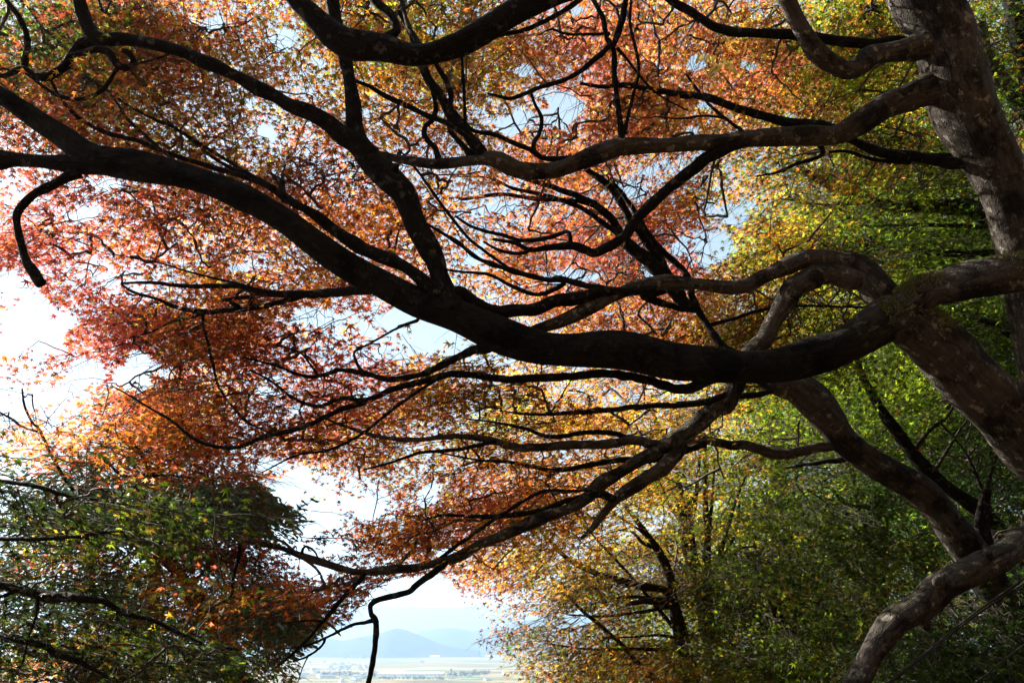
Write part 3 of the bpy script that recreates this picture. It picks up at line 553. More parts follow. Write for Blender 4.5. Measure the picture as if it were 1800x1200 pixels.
br('near_left', [(-240, 850, 12), (-120, 800, 6), (-20, 840, 4), (60, 853, 4), (120, 872, 3), (180, 880, 2), (240, 890, 1.2)], [3.6], parent=0)

br('orange', [(430, 1340, 22), (415, 1200, 19), (390, 1120, 15), (340, 1040, 11), (270, 960, 8), (210, 900, 6), (243, 857, 5), (263, 837, 5), (258, 815, 4.5), (244, 792, 4), (213, 770, 3.6), (180, 753, 2.6), (160, 745, 1.5)], [6.9, 6.6], name='trunk', mat=BARK_SHADED, to_ground=True)
f1 = br('orange', [(195, 895, 4.5), (172, 914, 4), (120, 850, 3), (95, 810, 2.6), (70, 757, 2.4), (57, 743, 2.2), (43, 713, 2), (39, 683, 1.5)], [6.6], parent=0)
br('orange', [(72, 760, 2), (40, 750, 2.2), (20, 735, 2), (-5, 722, 1.5)], [6.6], parent=f1)
br('orange', [(255, 838, 3), (290, 835, 2.2), (330, 838, 2), (360, 850, 1.3)], [6.6], parent=0)
br('orange', [(262, 836, 3), (270, 830, 2), (225, 838, 3), (190, 815, 2.6), (175, 795, 2)], [6.7], parent=0)
stems('orange', (350, 1050), [(420, 960), (440, 1040), (330, 930), (480, 1110), (300, 1110)], 6.8, 6.7, 6, 1.5, 16)

def cedar(name, base, top, r0, d, n):
    br(name, [(base[0], base[1], r0), ((base[0] + top[0]) / 2 + 2, (base[1] + top[1]) / 2, r0 * .62), (top[0], top[1], 1.2)], [d], name='trunk', mat=BARK_SHADED, to_ground=True)
cedar('cedar_left', (140, 1330), (168, 790), 13, 7.4, 0)
cedar('cedar_right', (262, 1330), (280, 668), 14, 7.6, 0)

# ------------------------------------------------------------------ leaf colours
PAL = {  # leaf colours (what passes through the blade); dark keys also paint in shade
    'P': (1.34, .23, .15), 'O': (1.34, .39, .055), 'G': (.92, .47, .05), 'Y': (.37, .50, .025), 'N': (.10, .21, .02),
    'D': (.055, .11, .03), 'M': (.40, .085, .045)}
KEYS = 'POGYNDM'
CP = [((60, 60), 'N5D2M3'), ((180, 40), 'N4M4Y2'), ((30, 150), 'M5N3O2'), ((200, 150), 'M4O3Y2N1'), ((60, 220), 'M5O3P2'), ((350, 80), 'M3O4P2Y1'), ((420, 250), 'O4Y3M3'), ((300, 250), 'M4Y3O3'),  # upper-left entries darkened to paint in the shade of the thick crown
      ((60, 420), 'M3P6O1'), ((250, 400), 'P5O5'), ((430, 420), 'P4O5G1'), ((300, 520), 'M3O4Y1P2'), ((550, 430), 'O7G3'), ((200, 590), 'P7M3'), ((500, 600), 'O7P3'),
      ((650, 600), 'M2P5O3'), ((350, 730), 'O6P3Y1'), ((620, 660), 'P6O4'), ((640, 120), 'O4Y4N1M1'), ((560, 330), 'O6P4'), ((700, 280), 'O6G3P2'), ((760, 25), 'Y5N2O3'),
      ((850, 150), 'O3Y3G3M1'), ((950, 60), 'P4O5G1'), ((1050, 150), 'P4O6'), ((1000, 280), 'O6P2G2'), ((900, 380), 'O5P4'), ((820, 440), 'G4O5M1'), ((1030, 460), 'P6O4'),
      ((1180, 470), 'P7O3'), ((1120, 580), 'O7P2G2'), ((1250, 60), 'O6Y2P2'), ((1350, 110), 'P8O2'), ((1300, 60), 'O6G2Y2'), ((1450, 60), 'Y4N4O2'), ((1400, 180), 'Y3O6M1'),
      ((1530, 150), 'O2Y5N3'), ((1300, 300), 'O4G3Y3'), ((1400, 330), 'Y6G2N2'), ((1320, 420), 'Y5O3N2'), ((1200, 760), 'G3Y4O3'), ((1400, 700), 'Y5N5'), ((1450, 320), 'Y5G2N3'), ((1500, 420), 'Y6N4'), ((1600, 400), 'N5Y5'), ((1380, 440), 'O4Y5G1'), ((1750, 100), 'N5Y4G1'),
      ((1760, 300), 'N6D3Y1'), ((1300, 550), 'O3G3Y4'), ((1450, 580), 'Y6G2N2'), ((1700, 560), 'N6Y3D1'), ((1560, 640), 'Y6N4'), ((1500, 700), 'Y5N5'), ((1750, 850), 'D8N2'),
      ((1600, 900), 'N6D3Y1'), ((800, 700), 'O5G3Y2'), ((850, 740), 'Y5G3O2'), ((1000, 690), 'G5O4Y1'), ((700, 760), 'O5P2Y3'), ((1000, 840), 'O5G3M2'), ((830, 900), 'P4O4M2'),
      ((680, 950), 'O7M2P1'), ((950, 980), 'G4O2N2Y2'), ((880, 1060), 'O3M5N2'), ((1000, 1130), 'G3Y2N2M2O1'), ((1100, 1180), 'O2G2Y3N3'), ((1100, 950), 'G5Y4O1'), ((1150, 1080), 'Y5G2N3'),
      ((1250, 850), 'Y6G2N2'), ((1300, 1000), 'Y4N5D1'), ((1450, 900), 'Y4N5D1'), ((1350, 1100), 'Y4N6'), ((1550, 980), 'N6G1D2Y1'), ((1650, 1150), 'N5D5'), ((100, 850), 'D6N4'),
      ((150, 1000), 'Y4N3G2O1'), ((350, 1000), 'O6P3Y1'), ((300, 800), 'O8P2'), ((100, 1150), 'Y4G3O2N1'), ((350, 1100), 'Y6G3N1'), ((480, 960), 'O5P5')]
CPX = np.array([c[0] for c in CP], float)
CPW = np.zeros((len(CP), 7))
for i, (_, s_) in enumerate(CP):
    for j in range(0, len(s_), 2): CPW[i, KEYS.index(s_[j])] += int(s_[j + 1])
CPW /= CPW.sum(1, keepdims=True)
PALV = np.array([PAL[k] for k in KEYS])

def colour_weights(x, y):
    d2 = (x[:, None] - CPX[None, :, 0]) ** 2 + (y[:, None] - CPX[None, :, 1]) ** 2
    w = 1 / (d2 + 900) ** 2; w /= w.sum(1, keepdims=True)
    return w @ CPW

# gaps of the canopy where the sky shows
HOLES = [(50, 575, 84, 64), (245, 655, 55, 40), (150, 655, 50, 28), (20, 500, 45, 30), (145, 376, 40, 18), (186, 324, 36, 12), (560, 556, 60, 20), (760, 592, 58, 32), (700, 556, 55, 22),
         (380, 43, 24, 18), (495, 68, 32, 26), (985, 188, 44, 38), (905, 215, 46, 22), (925, 122, 24, 16), (1112, 335, 42, 24), (870, 364, 44, 15), (1283, 372, 58, 24), (1250, 435, 56, 36),
         (1005, 486, 56, 15), (828, 452, 26, 17), (1143, 467, 22, 26), (1228, 107, 22, 20), (1320, 116, 20, 11), (1390, 207, 15, 10), (515, 855, 60, 36), (560, 910, 50, 34), (480, 818, 36, 14),
         (650, 888, 46, 34), (757, 868, 28, 20), (640, 692, 26, 12), (30, 728, 36, 20), (90, 745, 22, 12), (240, 985, 20, 10), (215, 965, 14, 10), (10, 1040, 14, 8), (560, 1000, 40, 18), (590, 960, 22, 14),
         (790, 975, 30, 12), (1020, 1085, 30, 14), (940, 1090, 22, 10), (690, 510, 26, 12), (100, 690, 50, 20), (410, 470, 12, 8), (430, 470, 18, 10), (470, 690, 22, 10), (520, 720, 18, 8),
         (1330, 640, 10, 8), (1240, 185, 18, 10), (1215, 230, 12, 8), (1010, 20, 16, 10), (765, 55, 22, 9), (560, 110, 12, 8), (470, 230, 16, 20), (440, 180, 14, 10), (1140, 300, 20, 12), (1200, 430, 18, 22)]
HOLES = np.array(HOLES, float)
OPEN = np.array([(522, 1260), (524, 1150), (560, 1108), (618, 1086), (655, 1034), (700, 1014), (780, 1008), (806, 1036), (812, 1060), (848, 1092), (836, 1130), (880, 1172), (892, 1260)], float)
def in_poly(x, y, poly):
    r = np.zeros(x.shape, bool); n = len(poly)
    for i in range(n):
        x1, y1 = poly[i]; x2, y2 = poly[(i + 1) % n]
        c = ((y1 > y) != (y2 > y)) & (x < (x2 - x1) * (y - y1) / (y2 - y1 + 1e-9) + x1)
        r ^= c
    return r
def openness(x, y):
    """0 inside a gap, 1 in the thick of the leaves"""
    q = np.sqrt(((x[:, None] - HOLES[None, :, 0]) / HOLES[None, :, 2]) ** 2 + ((y[:, None] - HOLES[None, :, 1]) / HOLES[None, :, 3]) ** 2).min(1)
    q = q + .16 * np.sin(x / 13 + y / 21) + .14 * np.sin(y / 9 - x / 17) + .12 * np.sin(x / 6.1 + 1.3) * np.sin(y / 4.7)
    k = sstep(.6, 1.25, q)
    k[in_poly(x, y, OPEN)] = 0
    return k

# chinks in the leaves where the low sun reaches the bark
SUNV = np.array(sd)
SHAFT = [(x, y, d, r) for d, r, pts in (
    (5.5, 0.260, [(1628, 118), (1634, 150), (1642, 185), (1655, 215), (1672, 245), (1598, 15), (1605, 40), (1712, 315), (1722, 345), (1745, 415)]),
    (5.2, 0.312, [(1612, 605), (1640, 640), (1668, 668), (1690, 690), (1715, 705), (1745, 730), (1770, 748), (1795, 775)]),
    (4.85, 0.195, [(1650, 505), (1680, 500), (1715, 495), (1750, 490), (1785, 482)]),
    (5.2, 0.195, [(1375, 472), (1405, 466), (1440, 455), (1490, 480), (1520, 505), (1545, 530), (1365, 560), (1345, 592)]),
    (6.0, 0.195, [(1628, 905), (1655, 935), (1680, 965), (1478, 790)]), (4.4, 0.156, [(1550, 1125), (1575, 1092), (1690, 1010)]),
    (9.5, .45, [(1420, 870), (1500, 845), (1560, 880)]), (7.9, .38, [(1280, 1060), (1230, 1085), (1350, 1130)]), (6.2, .3, [(1700, 1060), (1760, 1035)]), (7.6, .35, [(1480, 330), (1600, 420)]), (9.0, .4, [(1600, 640), (1480, 620)])) for (x, y) in pts]
SH_P = np.array([P(x, y, d) for x, y, d, r in SHAFT]); SH_R = np.array([r for *_, r in SHAFT])
def in_shaft(pos):
    out = np.zeros(len(pos), bool)
    for p, r in zip(SH_P, SH_R):
        q = pos - p; t = q @ SUNV
        out |= (t > .05) & (((q - t[:, None] * SUNV) ** 2).sum(1) < r * r)
    return out & (rng.uniform(0, 1, len(pos)) < .97)

def leaf_shape(lobes):
    """a palmate blade with pointed lobes, lying in xy with its tip at +y; fan of triangles round the base point"""
    if lobes == 7:
        ang = [-128, -104, -82, -62, -42, -20, 0, 20, 42, 62, 82, 104, 128]; rad = [.34, .2, .66, .25, .88, .27, 1, .27, .88, .25, .66, .2, .34]
    else:
        ang = [-98, -70, -46, -21, 0, 21, 46, 70, 98]; rad = [.62, .24, .88, .27, 1, .27, .88, .24, .62]
    a = np.radians(ang); r = np.array(rad)
    v = np.stack([np.sin(a) * r, np.cos(a) * r, -.16 * r ** 2], 1)
    v = np.vstack([[0, -.08, 0], v])
    v[:, 1] -= .2
    n = len(v) - 1
    t = np.stack([np.zeros(n - 1, int), np.arange(2, n + 1), np.arange(1, n)], 1)
    return v, t
SHAPE5, SHAPE7 = leaf_shape(5), leaf_shape(7)
def unit(v): return v / (np.linalg.norm(v, axis=-1, keepdims=True) + 1e-12)

def twig_connect(nodes, nr, targets):
    """grow thin twigs from the nearest wood to every spray; returns list of (path, radii)"""
    nodes = nodes.copy(); owner = np.full(len(nodes), -1)
    d0 = np.array([np.min(((nodes - t) ** 2).sum(1)) for t in targets])
    order = np.argsort(d0)
    cap = len(nodes) + len(targets) * 5
    buf = np.empty((cap, 3)); buf[:len(nodes)] = nodes; ow = np.full(cap, -1); n = len(nodes)
    paths, par = [], []
    for ti in order:
        t = targets[ti]
        k = int(np.argmin(((buf[:n] - t) ** 2).sum(1)))
        a = buf[k]; L = np.linalg.norm(t - a)
        mid = (a + t) / 2 + rng.normal(0, .055, 3) * L + np.array([0, 0, .06 * L])
        s = np.linspace(0, 1, 6)[:, None]
        path = (1 - s) ** 2 * a + 2 * s * (1 - s) * mid + s ** 2 * t
        path[1:-1] += rng.normal(0, .005 + .007 * L, (4, 3))
        idx = len(paths); paths.append(path); par.append(ow[k])
        buf[n:n + 5] = path[1:]; ow[n:n + 5] = idx; n += 5
    cnt = np.ones(len(paths))
    for i in range(len(paths) - 1, -1, -1):
        if par[i] >= 0: cnt[par[i]] += cnt[i]
    r = np.minimum(.0034 * cnt ** .40, .014)
    return [(paths[i], np.linspace(r[i], max(r[i] * .6, .0016), 6)) for i in range(len(paths))]

def thin_tubes(paths):
    """many 4-sided twigs at once"""
    V, Q = [], []; off = 0
    n = 6; seg = 4; th = np.arange(seg) / seg * 2 * math.pi
    pts = np.array([p for p, r in paths]); rad = np.array([r for p, r in paths])
    T = unit(np.gradient(pts, axis=1)); ref = np.where(np.abs(T[..., 2:3]) > .9, np.array([1.0, 0, 0]), np.array([0, 0, 1.0]))
    U = unit(np.cross(T, ref)); Vv = np.cross(T, U)
    ring = pts[:, :, None] + rad[:, :, None, None] * (np.cos(th)[None, None, :, None] * U[:, :, None] + np.sin(th)[None, None, :, None] * Vv[:, :, None])
    verts = ring.reshape(-1, 3)
    i = np.arange(n - 1)[:, None] * seg; j = np.arange(seg)[None]; j2 = (j + 1) % seg
    q = np.stack([i + j, i + j2, i + seg + j2, i + seg + j], -1).reshape(-1, 4)
    quads = (np.arange(len(paths))[:, None, None] * n * seg + q[None]).reshape(-1, 4)
    return verts, quads

def crown(tree, root, base, regions, size=.036, per=42, shape=SHAPE5, L=(.42, .78), tilt=.15, bias=None, dull=1.0, flat=.03, label=None, drop=.25, wood_from=0, over=(), pal=None, ln_r=.32, plate=8, psize=.27, dens=1.0):
    """leaf sprays (flat fans of leaves on twigs) filling the tree's crown volume, tied to its wood with twigs; ONE mesh"""
    an, pid, np_ = [], [], 0
    for (cx, cy, rx, ry, d0, d1, n) in regions:
        n = int(n * dens); npl = max(2, round(n / plate)); m = npl * 3
        a = rng.uniform(0, 2 * math.pi, m); r = np.sqrt(rng.uniform(0, 1, m)) * (1 + .1 * np.sin(3 * a + cx) + .08 * np.sin(5 * a + cy))
        x = cx + rx * r * np.cos(a); y = cy + ry * r * np.sin(a); d = rng.uniform(d0, d1, m)
        keep = rng.uniform(0, 1, m) < openness(x, y); x, y, d = x[keep][:npl], y[keep][:npl], d[keep][:npl]
        # a plate: a nearly level tier of neighbouring sprays, tilted a little and drooping at its rim
        k = rng.poisson(plate, len(x)); c = np.repeat(P(x, y, d), k, axis=0); q = np.repeat(np.arange(len(x)), k)
        o1 = rng.normal(0, 1, (len(q), 2)) * psize * (d[q] / 7)[:, None] ** .5; tl = rng.normal(0, .16, (len(x), 2))[q]
        c[:, :2] += o1; c[:, 2] += (o1 * tl).sum(1) - .16 * (o1 ** 2).sum(1) / psize + rng.normal(0, .035, len(q))
        an.append(c); pid.append(q + np_); np_ += len(x)
    anchor = np.vstack(an); pid = np.concatenate(pid)
    x, y, _ = project(anchor); keep = openness(x, y) > rng.uniform(0, .6, len(x)); anchor, pid = anchor[keep], pid[keep]
    for (bx0, bx1, by0, by1, bz0, bz1, n) in over:      # unseen leaves added above and behind the viewer to cut ambient sky light
        pid = np.concatenate([pid, np.arange(n) + np_]); np_ += n
        anchor = np.vstack([anchor, np.stack([rng.uniform(bx0, bx1, n), rng.uniform(by0, by1, n), rng.uniform(bz0, bz1, n)], 1)])
    x, y, _ = project(anchor); ns = len(x)
    wood = np.vstack([b['path'][::3] for b in BR[tree][wood_from:]])
    near = np.array([wood[np.argmin(((wood - a) ** 2).sum(1))] for a in anchor])
    out = anchor - near; out[:, 2] *= .35; out = unit(out + rng.normal(0, .22, (ns, 3)) * np.array([1, 1, .3]) + (np.array(bias) if bias is not None else 0))
    out[:, 2] = out[:, 2] * .5 - rng.uniform(.0, drop, ns); h = unit(out)
    nrm = unit(np.array([0, 0, 1.0]) + rng.normal(0, tilt, (ns, 3))); s = unit(np.cross(nrm, h)); nrm = np.cross(h, s)
    Ls = rng.uniform(L[0], L[1], ns)
    k = rng.integers(int(per * .6), int(per * 1.4), ns); idx = np.repeat(np.arange(ns), k); nl = len(idx)
    u = rng.beta(1.3, 1.1, nl); w = rng.normal(0, .30, nl) * (.45 + .9 * np.sin(np.clip(u, 0, 1) * math.pi) ** .7)
    pos = anchor[idx] + h[idx] * ((u - .5) * Ls[idx])[:, None] + s[idx] * (w * Ls[idx])[:, None] + nrm[idx] * (rng.normal(0, flat, nl) - .10 * Ls[idx] * (u ** 2 + 2.2 * w ** 2))[:, None]
    px, py, _ = project(pos)
    ok = (openness(px, py) > rng.uniform(0, .55, nl)) | (pos @ FWD < 3)
    ok &= ~in_shaft(pos)
    idx, u, w, pos, px, py = idx[ok], u[ok], w[ok], pos[ok], px[ok], py[ok]; nl = len(idx)
    ln = unit(nrm[idx] + rng.normal(0, ln_r, (nl, 3)))
    tip = unit(h[idx] * .8 + s[idx] * np.sign(w)[:, None] * rng.uniform(.1, 1.1, nl)[:, None] + rng.normal(0, .3, (nl, 3)) - np.array([0, 0, 1.0]) * rng.uniform(0, .75, nl)[:, None])
    sx_ = unit(np.cross(tip, ln)); ln = np.cross(sx_, tip)
    sz = size * rng.lognormal(0, .2, nl)
    sv, stt = shape
    v = pos[:, None] + sz[:, None, None] * (sv[None, :, 0, None] * sx_[:, None] + sv[None, :, 1, None] * tip[:, None] + (sv[None, :, 2, None] * rng.uniform(-.4, 2.2, nl)[:, None, None]) * ln[:, None])
    nv = sv.shape[0]
    tris = (np.arange(nl)[:, None, None] * nv + stt[None]).reshape(-1, 3)
    # colour: one draw per spray, one per leaf
    axs, ays, _ = project(anchor)
    cwS = colour_weights(axs + rng.normal(0, 28, ns), ays + rng.normal(0, 22, ns)); cwL = colour_weights(px, py)
    if pal:
        pw = np.zeros(7)
        for j in range(0, len(pal), 2): pw[KEYS.index(pal[j])] += int(pal[j + 1])
        cwS = np.tile(pw / pw.sum(), (ns, 1)); cwL = np.tile(pw / pw.sum(), (nl, 1))
    pick = lambda W_: (W_.cumsum(1) > rng.uniform(0, 1, len(W_))[:, None]).argmax(1)
    pc = pick(cwS); first = np.zeros(np_, int); first[pid[::-1]] = pc[::-1]; pc = np.where(rng.uniform(0, 1, ns) < .5, first[pid], pc)
    cs = PALV[pc]; cl = PALV[pick(cwL)]
    f = rng.uniform(.1, .75, nl)[:, None]
    col = cs[idx] * (1 - f) + cl * f
    col = col * rng.lognormal(-.06, .46, nl)[:, None] * rng.lognormal(-.03, .2, ns)[idx][:, None] * rng.lognormal(-.03, .34, np_)[pid[idx]][:, None] * dull
    col = np.clip(col * .66, 0, .9)
    fc = np.repeat(np.concatenate([col, np.ones((nl, 1))], 1), len(stt), axis=0)
    # twigs: connection + the spray's own spine and side shoots
    tw = twig_connect(wood, None, anchor - h * (Ls * .5)[:, None])
    q = np.linspace(0, 1, 6)
    for i in range(ns):
        a = anchor[i] - h[i] * Ls[i] * .5
        spine = a + h[i] * (q * Ls[i] * .95)[:, None] - nrm[i] * (.1 * Ls[i] * q ** 2)[:, None]
        spine[1:] += rng.normal(0, .006, (5, 3))
        tw.append((spine, np.linspace(.0032, .0011, 6)))
        for b in range(3):
            u0 = rng.uniform(.1, .7); sgn = 1 if b % 2 else -1
            st_ = a + h[i] * u0 * Ls[i] * .95 - nrm[i] * .1 * Ls[i] * u0 ** 2
            dirn = unit(h[i] * .7 + s[i] * sgn * rng.uniform(.6, 1.0))
            tw.append((st_ + dirn * (q * Ls[i] * rng.uniform(.25, .42))[:, None] - nrm[i] * (.06 * Ls[i] * q ** 2)[:, None], np.linspace(.0018, .0008, 6)))
    tv, tq = thin_tubes(tw)
    verts = np.vstack([v.reshape(-1, 3), tv]); quads = tq + nl * nv
    mi = np.concatenate([np.zeros(len(tris), int), np.ones(len(quads), int)])
    fc = np.vstack([fc, np.full((len(quads), 4), .04)])
    o = mesh_from('crown', verts, tris, [LEAF, TWIG], root, base, smooth=mi.astype(bool), quads=quads, mat_idx=mi, face_col=fc)
    if label: o['label'] = label
    print('crown', tree, ns, nl)
    return o

def plant_tree(key, name, label, group=None):
    b0 = BR[key][0]; base = b0['path'][0].copy()
    root = empty(name, base); tag(root, label, 'tree', group)
    for b in BR[key]:
        v, t_, q_, vec = tube_geo(b['path'], b['rad'], b['seg'], b['lump'], b['seed'])
        dk = None
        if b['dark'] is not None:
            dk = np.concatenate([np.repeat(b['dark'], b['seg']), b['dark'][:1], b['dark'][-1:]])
        if b['split'] is None:
            o = mesh_from(b['name'], v, t_, [b['mat'] or BARK_SHADED], root, base, smooth=True, quads=q_, vec=vec, dark=dk)
            if b['label']: o['label'] = b['label']
        else:                                           # trunk below the crook and the limb beyond it share one ring
            cut = len(b['path']) - len(b['px']) + int(np.argmax(b['px'][:, 0] < b['split']))
            k = len(q_) // (len(b['path']) - 1); lo = np.arange(len(q_)) < cut * k
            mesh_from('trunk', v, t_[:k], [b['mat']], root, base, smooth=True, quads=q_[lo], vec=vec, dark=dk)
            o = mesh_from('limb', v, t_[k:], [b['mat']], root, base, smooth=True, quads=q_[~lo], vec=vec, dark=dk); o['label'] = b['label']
    return root, base

r_, b_ = plant_tree(A, 'maple_tree', 'great old maple with a long dark limb sweeping to the left edge')
GREAT, GREAT_B = r_, b_
crown(A, r_, b_, [(200, 180, 290, 230, 5.4, 7.6, 300), (100, 90, 210, 130, 5.6, 8.6, 230), (330, 60, 160, 80, 5.8, 8.4, 80), (680, 50, 160, 70, 6, 8.4, 90), (300, 430, 340, 150, 5.5, 7.6, 270), (480, 620, 340, 130, 5.5, 7.6, 260), (150, 480, 170, 140, 5.6, 7.4, 70), (120, 590, 130, 110, 5.6, 7, 26), (450, 170, 200, 190, 5.5, 7.6, 120),
                  (700, 300, 200, 260, 5.6, 7.8, 170), (560, 400, 200, 150, 5.5, 7.5, 90), (480, 740, 270, 90, 5.6, 7.6, 130), (850, 760, 320, 130, 5.5, 7.5, 250), (770, 910, 220, 80, 5.4, 7.2, 120), (640, 1000, 130, 65, 5.2, 6.6, 70),
                  (480, 990, 90, 60, 5.2, 6.6, 36), (290, 690, 160, 50, 5.6, 7.4, 36), (560, 1060, 50, 70, 5.2, 6.4, 14)], over=[(-7, 1, -6, 2.6, 6.2, 9, 620)], size=.039, bias=(-.5, .1, 0), dens=.95)
r_, b_ = plant_tree(B, 'maple_tree', 'stout maple leaning in from the right edge with lit bark on its flank')
crown(B, r_, b_, [(760, 60, 200, 110, 5.8, 8, 110), (1000, 130, 260, 170, 6, 8.5, 260), (1250, 90, 260, 130, 6.2, 9, 240), (960, 370, 260, 150, 6.2, 8.5, 260), (1250, 290, 230, 120, 6.2, 9, 210), (1470, 130, 190, 120, 6.3, 9, 190), (1570, 30, 100, 80, 6.2, 8.5, 50)], over=[(0, 8, -6, 3.2, 6.2, 9, 640)], size=.038, bias=(-.35, .2, 0), dens=1.15)
r_, b_ = plant_tree(D_, 'maple_tree', 'slanting maple whose bare trunk climbs behind the long dark limb')
crown(D_, r_, b_, [(1130, 560, 220, 110, 6.8, 9.5, 210), (1330, 510, 180, 130, 6.8, 9.5, 160), (1100, 740, 280, 120, 6.8, 9.5, 230), (1020, 470, 160, 80, 6.8, 9, 80), (1000, 850, 180, 90, 6.6, 9, 120)], size=.038, bias=(-.3, .2, 0), dens=1.15)

G2 = 'maples behind the great maple'
BACK = [
    ('golden', 'many stemmed maple with gold and orange leaves beside the view of the plain', [(1010, 950, 180, 110, 8, 11, 280), (1080, 1080, 150, 90, 7.6, 10.5, 210), (950, 1110, 110, 80, 7.4, 9.5, 44), (1120, 1170, 120, 60, 7.4, 9.5, 90)], .040, (-.4, .1, 0)),
    ('stemmed', 'yellow green maple with a fan of thin upright dark stems', [(1230, 800, 170, 130, 9.5, 12.5, 260), (1250, 960, 150, 130, 9, 12, 200), (1180, 1090, 110, 100, 9, 12, 120), (1310, 680, 140, 70, 10, 12.5, 90)], .043, (-.2, 0, 0)),
    ('yellow_green', 'green maple with a short forking trunk under the slanting trunk', [(1450, 830, 170, 110, 9.2, 13, 260), (1560, 940, 150, 130, 10, 13, 220), (1420, 950, 140, 90, 9.4, 12, 130), (1530, 720, 140, 80, 10.5, 13, 130)], .045, (-.1, -.2, 0)),
    ('low_green', 'low maple with pale sunlit leaves at the bottom edge', [(1330, 1070, 150, 110, 7.4, 10, 260), (1420, 1150, 140, 80, 7.6, 10, 150), (1280, 1150, 120, 70, 7.2, 9.6, 110)], .042, (-.3, -.2, 0)),
    ('shaded', 'dark shaded maple with a sun flecked trunk above the pale corner limb', [(1650, 780, 150, 140, 8.6, 12, 250), (1740, 700, 110, 130, 8.6, 12, 160), (1690, 650, 130, 70, 8.6, 12, 90), (1770, 860, 70, 120, 8.6, 11, 80)], .044, (0, -.2, 0)),
    ('corner', 'small maple with light green leaves in the lower corner under the cable', [(1690, 1120, 120, 90, 5.6, 8, 130), (1770, 1000, 70, 100, 5.8, 8, 60), (1590, 1170, 110, 60, 6, 8.4, 90), (1760, 1190, 80, 50, 5.6, 7.5, 50)], .040, (-.2, -.3, 0)),
    ('upper_dark', 'dim maple with a dark trunk behind the top of the leaning trunk', [(1760, 80, 110, 160, 7, 11, 190), (1780, 270, 90, 170, 7, 11, 140), (1560, 60, 130, 110, 8, 11, 130), (1750, 560, 90, 100, 7, 10.5, 110)], .044, (-.1, -.2, 0)),
    ('hillside', 'bright yellow green maple between the leaning trunk and the looping limb', [(1500, 340, 190, 110, 7, 10.5, 280), (1400, 430, 140, 80, 7.4, 10.5, 120), (1620, 420, 120, 110, 7, 10.5, 200), (1640, 280, 90, 90, 7.4, 10.5, 80), (1480, 580, 180, 90, 7.6, 11, 190), (1660, 590, 120, 70, 7.6, 11, 120)], .044, (-.2, -.1, 0)),
    ('tall_back', 'tall green maple standing deepest in the wood at the right', [(1560, 230, 230, 170, 12, 16, 340), (1600, 480, 230, 170, 12, 16, 360), (1720, 650, 150, 200, 12, 16, 260), (1430, 60, 200, 110, 12, 16, 170)], .060, (0, -.2, 0)),
    ('mid_back', 'deep wood maple with golden leaves glowing between the green trees', [(1380, 700, 230, 160, 13.5, 18, 330), (1480, 960, 250, 160, 13, 17, 360), (1300, 1080, 200, 140, 13, 17, 240), (1650, 1050, 170, 150, 13, 17, 260), (1700, 870, 140, 150, 13, 17, 200)], .062, (0, -.2, 0)),
]
for key, lab, regs, sz, bias in BACK:
    r_, b_ = plant_tree(key, 'maple_tree', lab, G2)
    crown(key, r_, b_, regs, size=sz, bias=bias, L=(.45, .85) if sz < .05 else (.7, 1.2), tilt=.3, flat=.05, drop=.45, dull=.9)

def far_wood():
    regs = [(1560, 300, 270, 380, 19, 27, 420), (1640, 800, 230, 330, 19, 27, 420), (1480, 900, 200, 280, 18, 26, 320), (1380, 1060, 190, 200, 17, 24, 220), (1760, 560, 160, 560, 18, 27, 320), (1400, 640, 120, 120, 19, 25, 90)]
    pts = []
    for (cx, cy_, rx, ry, d0, d1, n) in regs:
        a = rng.uniform(0, 6.283, n); r = np.sqrt(rng.uniform(0, 1, n)); x, y = cx + rx * r * np.cos(a), cy_ + ry * r * np.sin(a)
        k = openness(x, y) > rng.uniform(.1, .9, n); pts.append(P(x[k], y[k], rng.uniform(d0, d1, n)[k]))
    an = np.vstack(pts); ns = len(an); per = 36; idx = np.repeat(np.arange(ns), per); nl = len(idx)
    pos = an[idx] + rng.normal(0, 1, (nl, 3)) * np.array([.75, .75, .22]); nrm = unit(np.array([0, 0, 1.0]) + rng.normal(0, .5, (nl, 3)))
    tip = unit(np.cross(nrm, rng.normal(0, 1, (nl, 3))) - np.array([0, 0, .4])); sx_ = unit(np.cross(tip, nrm)); sz = .125 * rng.lognormal(0, .2, nl); sv, stt = SHAPE5
    v = pos[:, None] + sz[:, None, None] * (sv[None, :, 0, None] * sx_[:, None] + sv[None, :, 1, None] * tip[:, None] + sv[None, :, 2, None] * nrm[:, None])
    tris = (np.arange(nl)[:, None, None] * len(sv) + stt[None]).reshape(-1, 3)
    W_ = np.array([0, .08, .14, .2, .28, .3, 0]); pick = rng.choice(7, ns, p=W_ / W_.sum())
    col = PALV[pick][idx] * rng.lognormal(0, .25, nl)[:, None] * .8
    o = mesh_from('woodland', v.reshape(-1, 3), tris, [LEAF], face_col=np.repeat(np.concatenate([np.clip(col, 0, .9), np.ones((nl, 1))], 1), len(stt), axis=0))
    tag(o, 'dim woodland on the slope behind all the maples at the right', 'woodland', kind='stuff')
far_wood()

